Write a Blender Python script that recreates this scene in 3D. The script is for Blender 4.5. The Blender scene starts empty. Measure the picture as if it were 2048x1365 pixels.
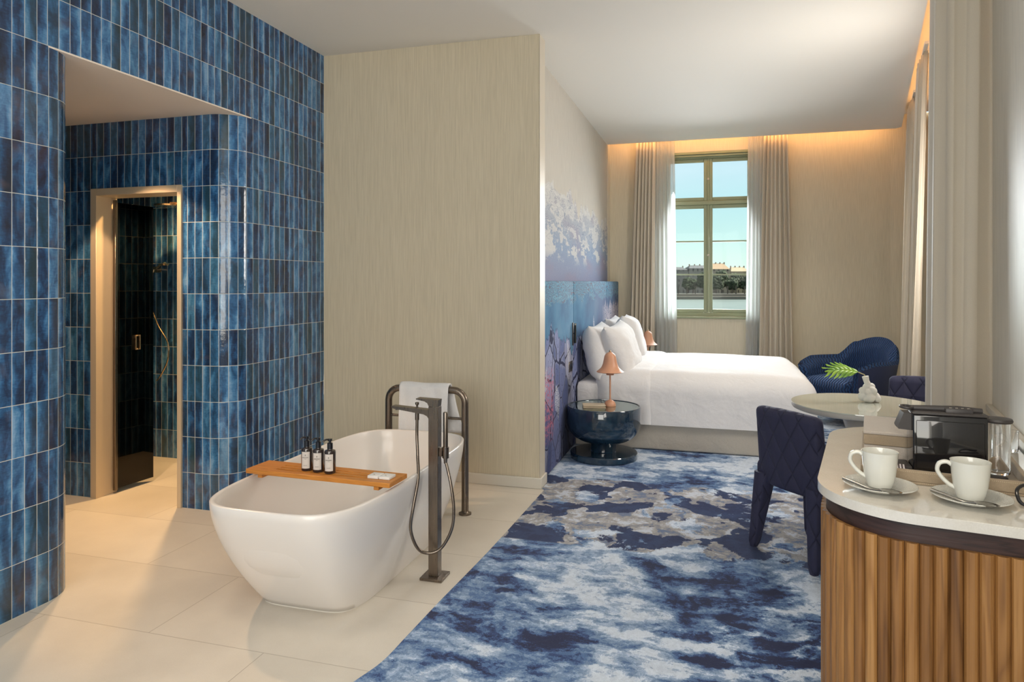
import bpy, bmesh, math, random
from mathutils import Vector, Matrix, noise
random.seed(7)
R = math.radians
scene = bpy.context.scene
COL = scene.collection

# ------------------------------------------------------------------ camera
F, CH, HY = 1385.0, 1.4, 565.0
TH = math.atan(406 / F)                 # room axis is turned this far right of the lens axis
cam_d = bpy.data.cameras.new('camera')
cam_d.sensor_width = 36.0
cam_d.lens = F / 2048 * 36.0
cam_d.shift_y = -(682.5 - HY) / 2048
cam_d.clip_end = 2000
cam = bpy.data.objects.new('camera', cam_d)
COL.objects.link(cam)
cam.location = (0, 0, CH)
cam.rotation_euler = (R(90), 0, TH)
scene.camera = cam
def W(X, d):                            # right / forward of the camera -> world
    c, s = math.cos(TH), math.sin(TH)
    return (X * c - d * s, X * s + d * c)
PH = math.atan(715 / F)                 # the right wall runs in this direction
def RN(n, r):                           # n = right of, r = along the right wall's direction
    c, s = math.cos(PH), math.sin(PH)
    return W(n * c + r * s, -n * s + r * c)
RROT = -(PH - TH)

# ------------------------------------------------------------------ colour management
scene.view_settings.view_transform = 'Standard'
scene.view_settings.look = 'None'
scene.view_settings.gamma = 1
scene.view_settings.use_curve_mapping = False
scene.view_settings.exposure = 0.56

# ------------------------------------------------------------------ sky
world = bpy.data.worlds.new('sky'); scene.world = world; world.use_nodes = True
wt = world.node_tree; wt.nodes.clear()
def wn(t): return wt.nodes.new(t)
tc = wn('ShaderNodeTexCoord'); sep = wn('ShaderNodeSeparateXYZ'); rmp = wn('ShaderNodeValToRGB')
wt.links.new(tc.outputs['Generated'], sep.inputs[0]); wt.links.new(sep.outputs[2], rmp.inputs[0])
cr = rmp.color_ramp
cr.elements[0].position = 0.0; cr.elements[0].color = (0.66, 0.78, 0.68, 1)
cr.elements[1].position = 0.18; cr.elements[1].color = (0.44, 0.60, 0.70, 1)
e = cr.elements.new(0.06); e.color = (0.50, 0.70, 0.68, 1)
e = cr.elements.new(0.115); e.color = (0.42, 0.64, 0.69, 1)
nz = wn('ShaderNodeTexNoise'); nz.inputs['Scale'].default_value = 3.0; nz.inputs['Detail'].default_value = 5
mp = wn('ShaderNodeMapping'); mp.inputs['Scale'].default_value = (1, 1, 5)
wt.links.new(tc.outputs['Generated'], mp.inputs[0]); wt.links.new(mp.outputs[0], nz.inputs[0])
r2 = wn('ShaderNodeMapRange'); r2.inputs['From Min'].default_value = 0.11; r2.inputs['From Max'].default_value = 0.2
wt.links.new(sep.outputs[2], r2.inputs[0])
mu = wn('ShaderNodeMath'); mu.operation = 'MULTIPLY'
mr = wn('ShaderNodeMapRange'); mr.inputs['From Min'].default_value = 0.3; mr.inputs['From Max'].default_value = 0.65
wt.links.new(nz.outputs[0], mr.inputs[0]); wt.links.new(mr.outputs[0], mu.inputs[0]); wt.links.new(r2.outputs[0], mu.inputs[1])
mx = wn('ShaderNodeMix'); mx.data_type = 'RGBA'; mx.inputs[7].default_value = (0.68, 0.76, 0.82, 1)
wt.links.new(mu.outputs[0], mx.inputs[0]); wt.links.new(rmp.outputs[0], mx.inputs[6])
bg = wn('ShaderNodeBackground'); bg.inputs['Strength'].default_value = 1.0
wo = wn('ShaderNodeOutputWorld')
wt.links.new(mx.outputs[2], bg.inputs[0]); wt.links.new(bg.outputs[0], wo.inputs[0])

# ------------------------------------------------------------------ lights
def light(name, kind, loc, energy, color=(1, 1, 1), **kw):
    d = bpy.data.lights.new(name, kind); d.energy = energy; d.color = color
    for k in ('size', 'size_y', 'shape', 'spot_size', 'spot_blend', 'shadow_soft_size', 'angle', 'spread'):
        if k in kw: setattr(d, k, kw[k])
    o = bpy.data.objects.new(name, d); COL.objects.link(o); o.location = loc
    if 'target' in kw:
        o.rotation_euler = (Vector(kw['target']) - Vector(loc)).to_track_quat('-Z', 'Y').to_euler()
    return o
light('sun', 'SUN', (8, 13, 8), 12.0, (1.0, 0.90, 0.76), angle=R(0.6)).rotation_euler = \
    Vector((-0.49, -0.22, -0.57)).to_track_quat('-Z', 'Y').to_euler()
DAY = (1.0, 0.94, 0.86)
WARM = (1.0, 0.62, 0.32)
def win_light(name, n, r, z, sx, sz, en, color=DAY):
    x, y = RN(n, r); tx, ty = RN(n - 2, r)
    light(name, 'AREA', (x, y, z), en, color, shape='RECTANGLE', size=sx, size_y=sz, target=(tx, ty, z - 0.25))
win_light('daylight_right_far', 0.565, 4.98, 1.6, 0.5, 1.8, 38)
win_light('daylight_right_near', 0.55, -0.3, 1.7, 1.6, 1.9, 38)
light('daylight_end_window', 'AREA', (-0.08, 8.87, 1.85), 38, (0.95, 0.98, 1.0), shape='RECTANGLE', size=0.85, size_y=1.6, target=(-0.08, 5, 0.3), spread=R(120))
light('fill_rear', 'AREA', (-0.6, -2.12, 1.7), 70, (1, 0.93, 0.84), shape='RECTANGLE', size=2.6, size_y=2.1, target=(-0.9, 3, 1.5))  # fill lamp added behind the camera, in an invented rear opening
def down(name, x, y, en, z=3.05, color=(1, 0.86, 0.68), size=R(100), blend=0.8, soft=0.05):
    light(name, 'SPOT', (x, y, z), en, color, spot_size=size, spot_blend=blend, shadow_soft_size=soft, target=(x, y, 0))
down('downlight_bath', -1.9, 1.75, 30, soft=0.22)
down('downlight_room', 0.0, 1.6, 36, soft=0.2)
down('fill_bed', -0.1, 5.0, 27, soft=0.2)  # fill lamp added over the bed, the ceiling has no fitting here
down('fill_end', 1.1, 7.3, 42, soft=0.2)  # added fill for the far end, no real ceiling lamp
down('downlight_corridor', -3.35, 3.1, 68, z=2.42, color=(1, 0.64, 0.36), size=R(92), blend=0.12, soft=0.03)
down('downlight_shower', -3.6, 4.1, 125, z=2.42, color=(1, 0.60, 0.24), size=R(120), blend=0.5, soft=0.03)

# ------------------------------------------------------------------ node materials
class M:
    def __init__(s, name, rough=0.5, metal=0.0, color=(0.8, 0.8, 0.8)):
        s.m = bpy.data.materials.new(name); s.m.use_nodes = True
        s.t = s.m.node_tree; s.b = s.t.nodes['Principled BSDF']
        s.b.inputs['Roughness'].default_value = rough; s.b.inputs['Metallic'].default_value = metal
        s.b.inputs['Base Color'].default_value = (*color, 1)
        s._tc = None
    def n(s, t, **kw):
        nd = s.t.nodes.new('ShaderNode' + t)
        for k, v in kw.items(): setattr(nd, k, v)
        return nd
    def put(s, sock, v):
        if hasattr(v, 'is_output') or isinstance(v, bpy.types.NodeSocket): s.t.links.new(v, sock)
        elif isinstance(v, (tuple, list)) and len(v) == 3 and sock.type == 'RGBA': sock.default_value = (*v, 1)
        else: sock.default_value = v
    def tc(s, which='Object'):
        if not s._tc: s._tc = s.n('TexCoord')
        return s._tc.outputs[which]
    def f(s, op, a, b=0.0, c=0.0, clamp=False):
        nd = s.n('Math', operation=op, use_clamp=clamp)
        s.put(nd.inputs[0], a); s.put(nd.inputs[1], b)
        if len(nd.inputs) > 2: s.put(nd.inputs[2], c)
        return nd.outputs[0]
    def mapv(s, v, scale=(1, 1, 1), loc=(0, 0, 0), rot=(0, 0, 0)):
        nd = s.n('Mapping'); s.put(nd.inputs[0], v)
        nd.inputs['Scale'].default_value = scale; nd.inputs['Location'].default_value = loc; nd.inputs['Rotation'].default_value = rot
        return nd.outputs[0]
    def xyz(s, v):
        nd = s.n('SeparateXYZ'); s.put(nd.inputs[0], v); return nd.outputs
    def comb(s, x=0.0, y=0.0, z=0.0):
        nd = s.n('CombineXYZ'); s.put(nd.inputs[0], x); s.put(nd.inputs[1], y); s.put(nd.inputs[2], z); return nd.outputs[0]
    def vadd(s, a, b, op='ADD'):
        nd = s.n('VectorMath', operation=op); s.put(nd.inputs[0], a); s.put(nd.inputs[1], b); return nd.outputs[0]
    def vscale(s, a, k):
        nd = s.n('VectorMath', operation='SCALE'); s.put(nd.inputs[0], a); nd.inputs['Scale'].default_value = k; return nd.outputs[0]
    def noise(s, v, scale=5, detail=2, rough=0.5, dist=0.0, out=0):
        nd = s.n('TexNoise'); s.put(nd.inputs['Vector'], v)
        nd.inputs['Scale'].default_value = scale; nd.inputs['Detail'].default_value = detail
        nd.inputs['Roughness'].default_value = rough; nd.inputs['Distortion'].default_value = dist
        return nd.outputs[out]
    def vor(s, v, scale=5, feature='F1', out=0, rnd=1.0):
        nd = s.n('TexVoronoi', feature=feature); s.put(nd.inputs['Vector'], v)
        nd.inputs['Scale'].default_value = scale; nd.inputs['Randomness'].default_value = rnd
        return nd.outputs[out]
    def white(s, v, out=0):
        nd = s.n('TexWhiteNoise', noise_dimensions='3D'); s.put(nd.inputs['Vector'], v); return nd.outputs[out]
    def ramp(s, v, stops, mode='LINEAR'):
        nd = s.n('ValToRGB'); s.put(nd.inputs[0], v); r = nd.color_ramp; r.interpolation = mode
        while len(r.elements) < len(stops): r.elements.new(0.5)
        for el, (p, c) in zip(r.elements, stops):
            el.position = p; el.color = (*c, 1) if not isinstance(c, float) else (c, c, c, 1)
        return nd.outputs[0]
    def rng(s, v, a, b, c=0.0, d=1.0):
        nd = s.n('MapRange'); s.put(nd.inputs[0], v)
        for i, k in enumerate((a, b, c, d)): nd.inputs[i + 1].default_value = k
        return nd.outputs[0]
    def mix(s, f, a, b, mode='MIX'):
        nd = s.n('Mix', data_type='RGBA', blend_type=mode); s.put(nd.inputs[0], f); s.put(nd.inputs[6], a); s.put(nd.inputs[7], b)
        return nd.outputs[2]
    def col(s, v): s.put(s.b.inputs['Base Color'], v); return s
    def set(s, **kw):
        for k, v in kw.items(): s.put(s.b.inputs[k.replace('_', ' ')], v)
        return s
    def bump(s, h, strength=0.3, dist=0.01, prev=None):
        nd = s.n('Bump'); s.put(nd.inputs['Height'], h); nd.inputs['Strength'].default_value = strength
        nd.inputs['Distance'].default_value = dist
        if prev is not None: s.put(nd.inputs['Normal'], prev)
        s.t.links.new(nd.outputs[0], s.b.inputs['Normal']); return nd.outputs[0]

def plain(name, color, rough=0.5, metal=0.0, **kw):
    m = M(name, rough, metal, color)
    if kw: m.set(**kw)
    return m

# wallpaper: fine vertical threads
def wallpaper(name, base, dark, coat=0.35):
    m = M(name, 0.5)
    v = m.mapv(m.tc(), (1, 1, 0.012)); fine = m.noise(v, 420, 2, 0.6)
    v2 = m.mapv(m.tc(), (1, 1, 0.03)); mid = m.noise(v2, 150, 2, 0.6)
    t = m.f('ADD', m.f('MULTIPLY', fine, 0.65), m.f('MULTIPLY', mid, 0.35))
    m.col(m.ramp(t, [(0.36, dark), (0.60, base)])); m.bump(t, 0.15, 0.003)
    m.set(Roughness=coat); return m
MAT = {}
MAT['wallpaper'] = wallpaper('wallpaper_beige', (0.70, 0.625, 0.475), (0.585, 0.52, 0.385), 0.6)
MAT['wallpaper_light'] = wallpaper('wallpaper_silver', (0.70, 0.65, 0.55), (0.55, 0.51, 0.43), 0.45)
MAT['paint'] = plain('ceiling_paint', (0.83, 0.80, 0.745), 0.8)
MAT['white_trim'] = plain('white_trim', (0.70, 0.67, 0.60), 0.45)
MAT['cream_trim'] = plain('cream_trim', (0.62, 0.56, 0.46), 0.45)

# glazed hand made tiles, uv in metres
def tile_mat(name, sat=1.0):
    m = M(name, 0.12); uv = m.tc('UV'); x = m.xyz(uv)
    TW, THh = 0.0555, 0.2215
    ui = m.f('DIVIDE', x[0], TW); vi = m.f('DIVIDE', x[1], THh)
    cell = m.comb(m.f('FLOOR', ui), m.f('FLOOR', vi), 3.0)
    uf = m.f('FRACT', ui); vf = m.f('FRACT', vi)
    eu = m.f('MULTIPLY', m.f('MINIMUM', uf, m.f('SUBTRACT', 1.0, uf)), TW)
    ev = m.f('MULTIPLY', m.f('MINIMUM', vf, m.f('SUBTRACT', 1.0, vf)), THh)
    ed = m.f('MINIMUM', eu, ev)
    rnd = m.white(cell); rnd2 = m.white(m.vadd(cell, (7.3, 1.7, 9.1)))
    off = m.vscale(m.n('Combine' + 'XYZ').outputs[0], 1) if False else m.comb(m.f('MULTIPLY', rnd, 9.0), m.f('MULTIPLY', rnd2, 7.0), 0.0)
    p = m.vadd(uv, off)
    cloud = m.noise(m.mapv(p, (1, 0.40, 1)), 19, 4, 0.62, 0.6)
    streak = m.noise(m.mapv(p, (0.5, 2.4, 1)), 60, 3, 0.65, 0.8)
    side = m.f('ABSOLUTE', m.f('SUBTRACT', uf, m.f('ADD', 0.3, m.f('MULTIPLY', rnd2, 0.4))))
    pool = m.rng(m.f('ADD', side, m.f('MULTIPLY', cloud, 0.5)), 0.42, 0.95)
    t = m.f('ADD', m.f('ADD', m.f('MULTIPLY', rnd, 0.26), m.f('MULTIPLY', cloud, 0.66)), m.f('ADD', m.f('MULTIPLY', streak, 0.2), -0.10))
    t = m.f('ADD', t, m.f('MULTIPLY', pool, 0.17))
    t = m.f('ADD', t, m.f('MULTIPLY', m.f('MULTIPLY', m.f('SUBTRACT', uf, 0.5), m.f('SUBTRACT', m.white(m.vadd(cell, (3.1, 8.7, 2.2))), 0.5)), 0.55))
    c = m.ramp(t, [(0.24, (0.012, 0.020, 0.046)), (0.40, (0.018, 0.048, 0.120)), (0.53, (0.030, 0.118, 0.28)),
                   (0.65, (0.075, 0.235, 0.47)), (0.80, (0.21, 0.39, 0.62))])
    c = c
    teal = m.mix(m.rng(rnd2, 0.55, 1.0, 0.0, 0.32), c, (0.04, 0.13, 0.14))
    teal = m.mix(m.rng(m.noise(p, 9, 2), 0.58, 0.75, 0, 0.45), teal, (0.10, 0.085, 0.10))
    gm = m.rng(ed, 0.0009, 0.0016)
    m.col(m.mix(gm, (0.62, 0.66, 0.62), teal))
    m.set(Roughness=m.rng(gm, 0, 1, 0.7, 0.10))
    m.set(Coat_Weight=0.3)
    h = m.f('ADD', m.f('MULTIPLY', m.rng(ed, 0.0005, 0.005), 1.0), m.f('MULTIPLY', m.noise(p, 35, 2, 0.5), 0.9))
    h = m.f('ADD', h, m.f('MULTIPLY', rnd, 0.25)); m.bump(h, 0.30, 0.0022)
    return m
MAT['tiles'] = tile_mat('blue_glazed_tiles')
MAT['floor'] = M('limestone_floor_tiles', 0.38)
def _floor():
    m = MAT['floor']; v = m.tc(); x = m.xyz(v)
    row = m.f('DIVIDE', m.f('SUBTRACT', x[1], 2.245), 0.545); rf = m.f('FRACT', row)
    odd = m.f('MULTIPLY', m.f('FLOOR', row), 0.5)
    cx_ = m.f('ADD', m.f('DIVIDE', m.f('ADD', x[0], 2.17), 1.07), odd); cf = m.f('FRACT', cx_)
    e1 = m.f('MULTIPLY', m.f('MINIMUM', rf, m.f('SUBTRACT', 1.0, rf)), 0.545)
    e2 = m.f('MULTIPLY', m.f('MINIMUM', cf, m.f('SUBTRACT', 1.0, cf)), 1.07)
    ed = m.f('MINIMUM', e1, e2)
    rnd = m.white(m.comb(m.f('FLOOR', row), m.f('FLOOR', cx_), 1.0))
    cl = m.noise(v, 2.6, 5, 0.6); gr = m.noise(v, 240, 2, 0.6)
    t = m.f('ADD', m.f('MULTIPLY', cl, 0.6), m.f('ADD', m.f('MULTIPLY', rnd, 0.14), m.f('MULTIPLY', gr, 0.22)))
    c = m.ramp(t, [(0.3, (0.58, 0.53, 0.455)), (0.7, (0.72, 0.67, 0.59))])
    m.col(m.mix(m.rng(ed, 0.0006, 0.002), (0.36, 0.31, 0.25), c)); m.bump(m.rng(ed, 0.0, 0.003), 0.3, 0.001)
    m.set(Roughness=m.rng(cl, 0.3, 0.7, 0.34, 0.46))
_floor()

def carpet_mat():
    m = M('marbled_blue_carpet', 0.95); v = m.tc(); x = m.xyz(v)
    wv = m.vadd(m.noise(v, 1.0, 2, 0.5, out=1), (-0.5, -0.5, -0.5))
    warp = m.vscale(wv, 0.9)
    speck = m.vadd(m.vscale(m.vadd(m.noise(v, 26, 4, 0.75, out=1), (-0.5, -0.5, -0.5)), 0.11), m.vscale(m.vadd(m.noise(v, 5, 2, 0.5, out=1), (-0.5, -0.5, -0.5)), 0.22))
    p = m.vadd(m.vadd(v, warp), speck)
    big = m.noise(p, 1.7, 5, 0.62)
    fine = m.noise(m.vadd(m.vadd(m.mapv(v, (1, 1.5, 1)), m.vscale(wv, 0.3)), speck), 6.0, 8, 0.70)
    # long curved streaks sweeping round the middle of the room
    dx = m.f('ADD', x[0], 0.25); dy = m.f('SUBTRACT', x[1], 4.5)
    rad = m.f('SQRT', m.f('ADD', m.f('MULTIPLY', dx, dx), m.f('MULTIPLY', dy, dy)))
    rad = m.f('ADD', rad, m.f('MULTIPLY', m.noise(v, 1.6, 2, 0.5), 0.45))
    ang = m.f('ARCTAN2', dy, dx)
    st = m.noise(m.vadd(m.comb(m.f('MULTIPLY', rad, 7.5), m.f('MULTIPLY', ang, 1.6), 0.0), m.vscale(speck, 3.5)), 1.0, 4, 0.6)
    ridge = m.rng(m.f('ABSOLUTE', m.f('SUBTRACT', m.noise(m.vadd(m.comb(m.f('MULTIPLY', rad, 4.2), m.f('MULTIPLY', ang, 1.1), 4.0), m.vscale(speck, 2.0)), 1.0, 2, 0.5), 0.5)), 0.0, 0.022, 1.0, 0.0)
    right = m.rng(x[0], -0.35, 0.25)
    near = m.f('MULTIPLY', m.rng(rad, 1.2, 1.9), m.f('ADD', 0.25, m.f('MULTIPLY', right, 0.75)))
    t = m.f('ADD', m.f('MULTIPLY', big, 0.50), m.f('MULTIPLY', fine, 0.50))
    t = m.f('ADD', t, m.f('MULTIPLY', m.f('MULTIPLY', m.f('SUBTRACT', st, 0.50), near), 0.85))
    t = m.f('ADD', t, m.f('MULTIPLY', m.f('MULTIPLY', ridge, near), 0.075))
    # a pale band runs through the middle, navy gathers on the window-wall side
    line = m.f('ABSOLUTE', m.f('SUBTRACT', m.f('ADD', x[0], m.f('MULTIPLY', m.f('SUBTRACT', x[1], 3.0), 0.32)), -0.38))
    t = m.f('ADD', t, m.f('MULTIPLY', m.rng(line, 0.0, 0.42, 0.050, 0.0), m.rng(x[1], 3.9, 3.4)))
    t = m.f('ADD', t, m.f('MULTIPLY', m.f('MULTIPLY', right, m.rng(x[1], 3.9, 3.4)), -0.038))
    t = m.f('ADD', t, m.rng(x[0], -1.15, -0.75, -0.012, 0.0))
    t = m.f('ADD', t, m.rng(x[1], 4.7, 5.1, 0.0, 0.028))
    cA, cB, cC, cD, cE, cF = (0.010, 0.017, 0.070), (0.026, 0.060, 0.185), (0.085, 0.175, 0.37), (0.20, 0.31, 0.50), (0.38, 0.50, 0.69), (0.70, 0.79, 0.92)
    c = m.ramp(t, [(0.418, cA), (0.430, cB), (0.447, cB), (0.456, cC), (0.478, cC), (0.488, cD), (0.510, cD), (0.520, cE), (0.545, cE), (0.556, cF)])
    mid = m.ramp(m.noise(m.vadd(v, speck), 30, 4, 0.75), [(0.40, (0.75, 0.78, 0.82)), (0.60, (1.20, 1.20, 1.20))]); c = m.mix(0.5, c, mid, 'MULTIPLY')
    # smooth navy blots on taupe ground in the band near the bed
    band = m.f('MULTIPLY', m.rng(x[1], 3.45, 3.8), m.rng(x[1], 5.0, 4.75))
    bl = m.noise(m.vadd(m.vadd(v, m.vscale(wv, 0.3)), m.vscale(speck, 0.5)), 3.6, 3, 0.5)
    spk = m.noise(m.vadd(v, speck), 8, 6, 0.72)
    taupe = m.ramp(spk, [(0.40, (0.14, 0.20, 0.34)), (0.46, (0.33, 0.32, 0.32)), (0.54, (0.46, 0.45, 0.46)), (0.57, (0.62, 0.68, 0.78))])
    blot = m.mix(m.rng(m.f('ADD', bl, m.f('MULTIPLY', spk, 0.10)), 0.558, 0.565), taupe, m.mix(m.rng(spk, 0.45, 0.55), (0.010, 0.022, 0.090), (0.020, 0.045, 0.135)))
    keep = m.rng(m.f('MULTIPLY', band, m.rng(m.noise(m.vadd(v, speck), 2.4, 6, 0.65), 0.40, 0.50)), 0.45, 0.5)
    c = m.mix(keep, c, blot)
    pile = m.noise(v, 330, 2, 0.6)
    c = m.mix(m.rng(pile, 0.3, 0.7, 0.18, 0.0), c, (0.01, 0.02, 0.06))
    m.col(c); m.bump(pile, 0.6, 0.006); m.set(Sheen_Weight=0.15, Specular_IOR_Level=0.1); return m
MAT['carpet'] = carpet_mat()

def mural_mat():
    m = M('wave_mural_wallpaper', 0.9); v = m.tc(); x = m.xyz(v)
    q = m.comb(m.f('MULTIPLY', x[1], 0.36), x[2], 0.0)
    w = m.vscale(m.vadd(m.noise(q, 5.0, 3, 0.55, out=1), (-0.5, -0.5, -0.5)), 0.42)
    p = m.vadd(q, w)
    n1 = m.noise(p, 3.6, 2, 0.5)
    lines = m.f('ABSOLUTE', m.f('SINE', m.f('MULTIPLY', n1, 70.0)))
    peaks = m.noise(m.comb(m.f('MULTIPLY', x[1], 0.9), m.f('MULTIPLY', x[2], 0.35), 0.0), 2.6, 6, 0.66)
    edge = m.f('ADD', m.f('ADD', 1.72, m.f('MULTIPLY', peaks, 0.85)), m.rng(x[1], 5.2, 8.5, 0.05, -0.04))
    below = m.f('SUBTRACT', edge, x[2])
    wash = m.ramp(m.f('SUBTRACT', 2.15, x[2]), [(0.0, (0.52, 0.52, 0.53)), (0.22, (0.38, 0.42, 0.49)), (0.45, (0.26, 0.34, 0.48)), (0.72, (0.27, 0.29, 0.42))])
    wash = m.mix(m.rng(m.noise(q, 4, 3), 0.5, 0.7, 0, 0.6), wash, (0.33, 0.27, 0.35))
    foam = m.noise(m.vadd(q, m.vscale(w, 0.8)), 7.5, 4, 0.62)
    snow = m.f('MULTIPLY', m.rng(m.f('ADD', m.f('MULTIPLY', foam, 0.7), m.f('ADD', m.f('MULTIPLY', m.noise(m.mapv(q, (2.2, 0.5, 1)), 9, 3, 0.6), 0.3), m.rng(x[2], 1.6, 2.2, -0.05, 0.03))), 0.495, 0.51), m.rng(x[2], 1.55, 1.66))
    c = m.mix(m.f('MULTIPLY', snow, 0.9), wash, (0.60, 0.60, 0.59))
    ln = m.f('MULTIPLY', m.rng(lines, 0.1, 0.35, 1.0, 0.0), m.rng(x[2], 1.66, 1.86, 0.05, 0.6))
    c = m.mix(ln, c, (0.20, 0.24, 0.33))
    ln2 = m.f('MULTIPLY', m.rng(m.f('ABSOLUTE', m.f('SUBTRACT', lines, 0.8)), 0.0, 0.15, 0.4, 0.0), m.rng(x[2], 1.55, 1.85, 0.25, 1.0))
    c = m.mix(ln2, c, (0.64, 0.64, 0.64))
    rim = m.rng(m.f('ABSOLUTE', m.f('SUBTRACT', below, 0.03)), 0.0, 0.02, 0.8, 0.0); c = m.mix(rim, c, (0.66, 0.65, 0.62))
    paper = m.noise(m.mapv(v, (1, 1, 0.03)), 200, 2)
    plainc = m.ramp(paper, [(0.35, (0.53, 0.50, 0.45)), (0.65, (0.62, 0.59, 0.53))])
    m.col(m.mix(m.rng(below, -0.004, 0.01), plainc, c)); m.bump(paper, 0.15, 0.003); m.set(Specular_IOR_Level=0.15); return m
MAT['mural'] = mural_mat()

def headboard_mat():
    m = M('painted_headboard_fabric', 0.8); v = m.tc(); x = m.xyz(v)
    q = m.comb(m.f('MULTIPLY', x[1], 0.40), x[2], 0.0)
    w = m.vscale(m.vadd(m.noise(q, 4.5, 3, 0.55, out=1), (-0.5, -0.5, -0.5)), 0.40)
    p = m.vadd(q, w)
    lines = m.f('ABSOLUTE', m.f('SINE', m.f('MULTIPLY', m.noise(p, 3.6, 3, 0.55), 78.0)))
    base = m.ramp(m.noise(m.mapv(q, (1.6, 0.7, 1)), 4.0, 4), [(0.32, (0.040, 0.115, 0.24)), (0.52, (0.065, 0.20, 0.36)), (0.7, (0.12, 0.25, 0.40))])
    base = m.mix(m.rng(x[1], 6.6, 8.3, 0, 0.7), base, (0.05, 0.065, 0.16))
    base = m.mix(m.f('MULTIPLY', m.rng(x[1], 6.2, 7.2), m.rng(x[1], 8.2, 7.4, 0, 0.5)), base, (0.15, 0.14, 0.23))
    topm = m.rng(m.f('ADD', x[2], m.f('MULTIPLY', m.noise(q, 9, 4, 0.6), 0.42)), 1.44, 1.47)
    marb = m.mix(m.rng(lines, 0.22, 0.50, 1.0, 0.0), m.mix(m.rng(lines, 0.8, 0.95), (0.075, 0.21, 0.34), (0.15, 0.31, 0.43)), (0.15, 0.12, 0.16))
    c = m.mix(m.f('MULTIPLY', topm, 0.9), base, marb)
    # tall leaf shapes, dark outline and pale rim, on the lower half
    pl = m.vadd(m.mapv(q, (2.6, 0.80, 1)), m.vscale(w, 0.22))
    dist = m.vor(pl, 5.5, 'DISTANCE_TO_EDGE'); cellc = m.vor(pl, 5.5, 'F1', 1); f1 = m.vor(pl, 5.5, 'F1', 0)
    cs = m.n('SeparateColor'); m.put(cs.inputs[0], cellc)
    leaf = m.ramp(cs.outputs[0], [(0.1, (0.08, 0.11, 0.27)), (0.4, (0.17, 0.21, 0.42)), (0.75, (0.29, 0.32, 0.52)), (1.0, (0.44, 0.46, 0.62))])
    veins = m.f('ABSOLUTE', m.f('SINE', m.f('MULTIPLY', m.f('ADD', m.f('MULTIPLY', x[1], 0.4), m.f('MULTIPLY', m.noise(q, 6, 2), 0.25)), 230.0)))
    leaf = m.mix(m.rng(veins, 0.0, 0.4, 0.4, 0.0), leaf, (0.03, 0.045, 0.13))
    rings_ = m.f('ABSOLUTE', m.f('SUBTRACT', m.f('FRACT', m.f('MULTIPLY', f1, 5.0)), 0.5)); leaf = m.mix(m.rng(rings_, 0.0, 0.08, 0.7, 0.0), leaf, (0.03, 0.04, 0.12))
    leaf = m.mix(m.rng(dist, 0.05, 0.10, 0.45, 0.0), leaf, (0.34, 0.37, 0.50))
    leaf = m.mix(m.rng(dist, 0.025, 0.04, 1.0, 0.0), leaf, (0.015, 0.02, 0.07))
    low0 = m.f('ADD', m.rng(x[1], 5.2, 5.9, 0.66, 0.58), m.f('MULTIPLY', m.noise(m.mapv(q, (1, 0.12, 1)), 12, 3, 0.6), 0.62))
    low = m.rng(m.f('SUBTRACT', low0, x[2]), 0.0, 0.012)
    c = m.mix(low, c, leaf)
    rim = m.rng(m.f('ABSOLUTE', m.f('SUBTRACT', low0, x[2])), 0.0, 0.012, 0.8, 0.0); c = m.mix(rim, c, (0.03, 0.04, 0.12))
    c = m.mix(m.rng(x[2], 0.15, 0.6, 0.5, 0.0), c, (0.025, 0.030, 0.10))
    # white speckled stems
    stem = m.noise(m.mapv(q, (1, 0.11, 1)), 13, 2, 0.5, 0.8); sp = m.noise(q, 120, 3, 0.7)
    sm = m.f('MULTIPLY', m.rng(stem, 0.64, 0.655), m.rng(sp, 0.44, 0.52))
    sm = m.f('MULTIPLY', sm, m.f('MULTIPLY', m.rng(x[2], 1.08, 1.0), m.rng(x[2], 0.25, 0.5))); c = m.mix(sm, c, (0.58, 0.60, 0.70))
    # small peaks on the window side
    pkz = m.f('ADD', 0.86, m.f('MULTIPLY', m.noise(m.comb(x[1], 0.0, 0.0), 6, 4, 0.7), 0.6))
    pk2 = m.f('MULTIPLY', m.rng(m.f('SUBTRACT', pkz, x[2]), 0.0, 0.02), m.rng(x[1], 7.3, 7.6))
    c = m.mix(m.f('MULTIPLY', pk2, m.rng(lines, 0.3, 0.6, 0.2, 0.9)), c, (0.50, 0.46, 0.54))
    # pink coral by the partition
    pk = m.f('MULTIPLY', m.rng(x[1], 5.06, 4.98), m.f('MULTIPLY', m.rng(x[2], 0.80, 0.68), m.rng(x[2], 0.22, 0.35)))
    pk = m.f('MULTIPLY', pk, m.rng(m.noise(m.mapv(v, (1, 1, 1)), 34, 4, 0.75), 0.48, 0.56)); c = m.mix(pk, c, (0.52, 0.17, 0.25))
    yy = m.noise(m.mapv(v, (1, 1, 0.1)), 300, 2)
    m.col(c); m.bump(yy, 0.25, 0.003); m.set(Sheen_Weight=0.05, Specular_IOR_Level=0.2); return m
MAT['headboard'] = headboard_mat()

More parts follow.
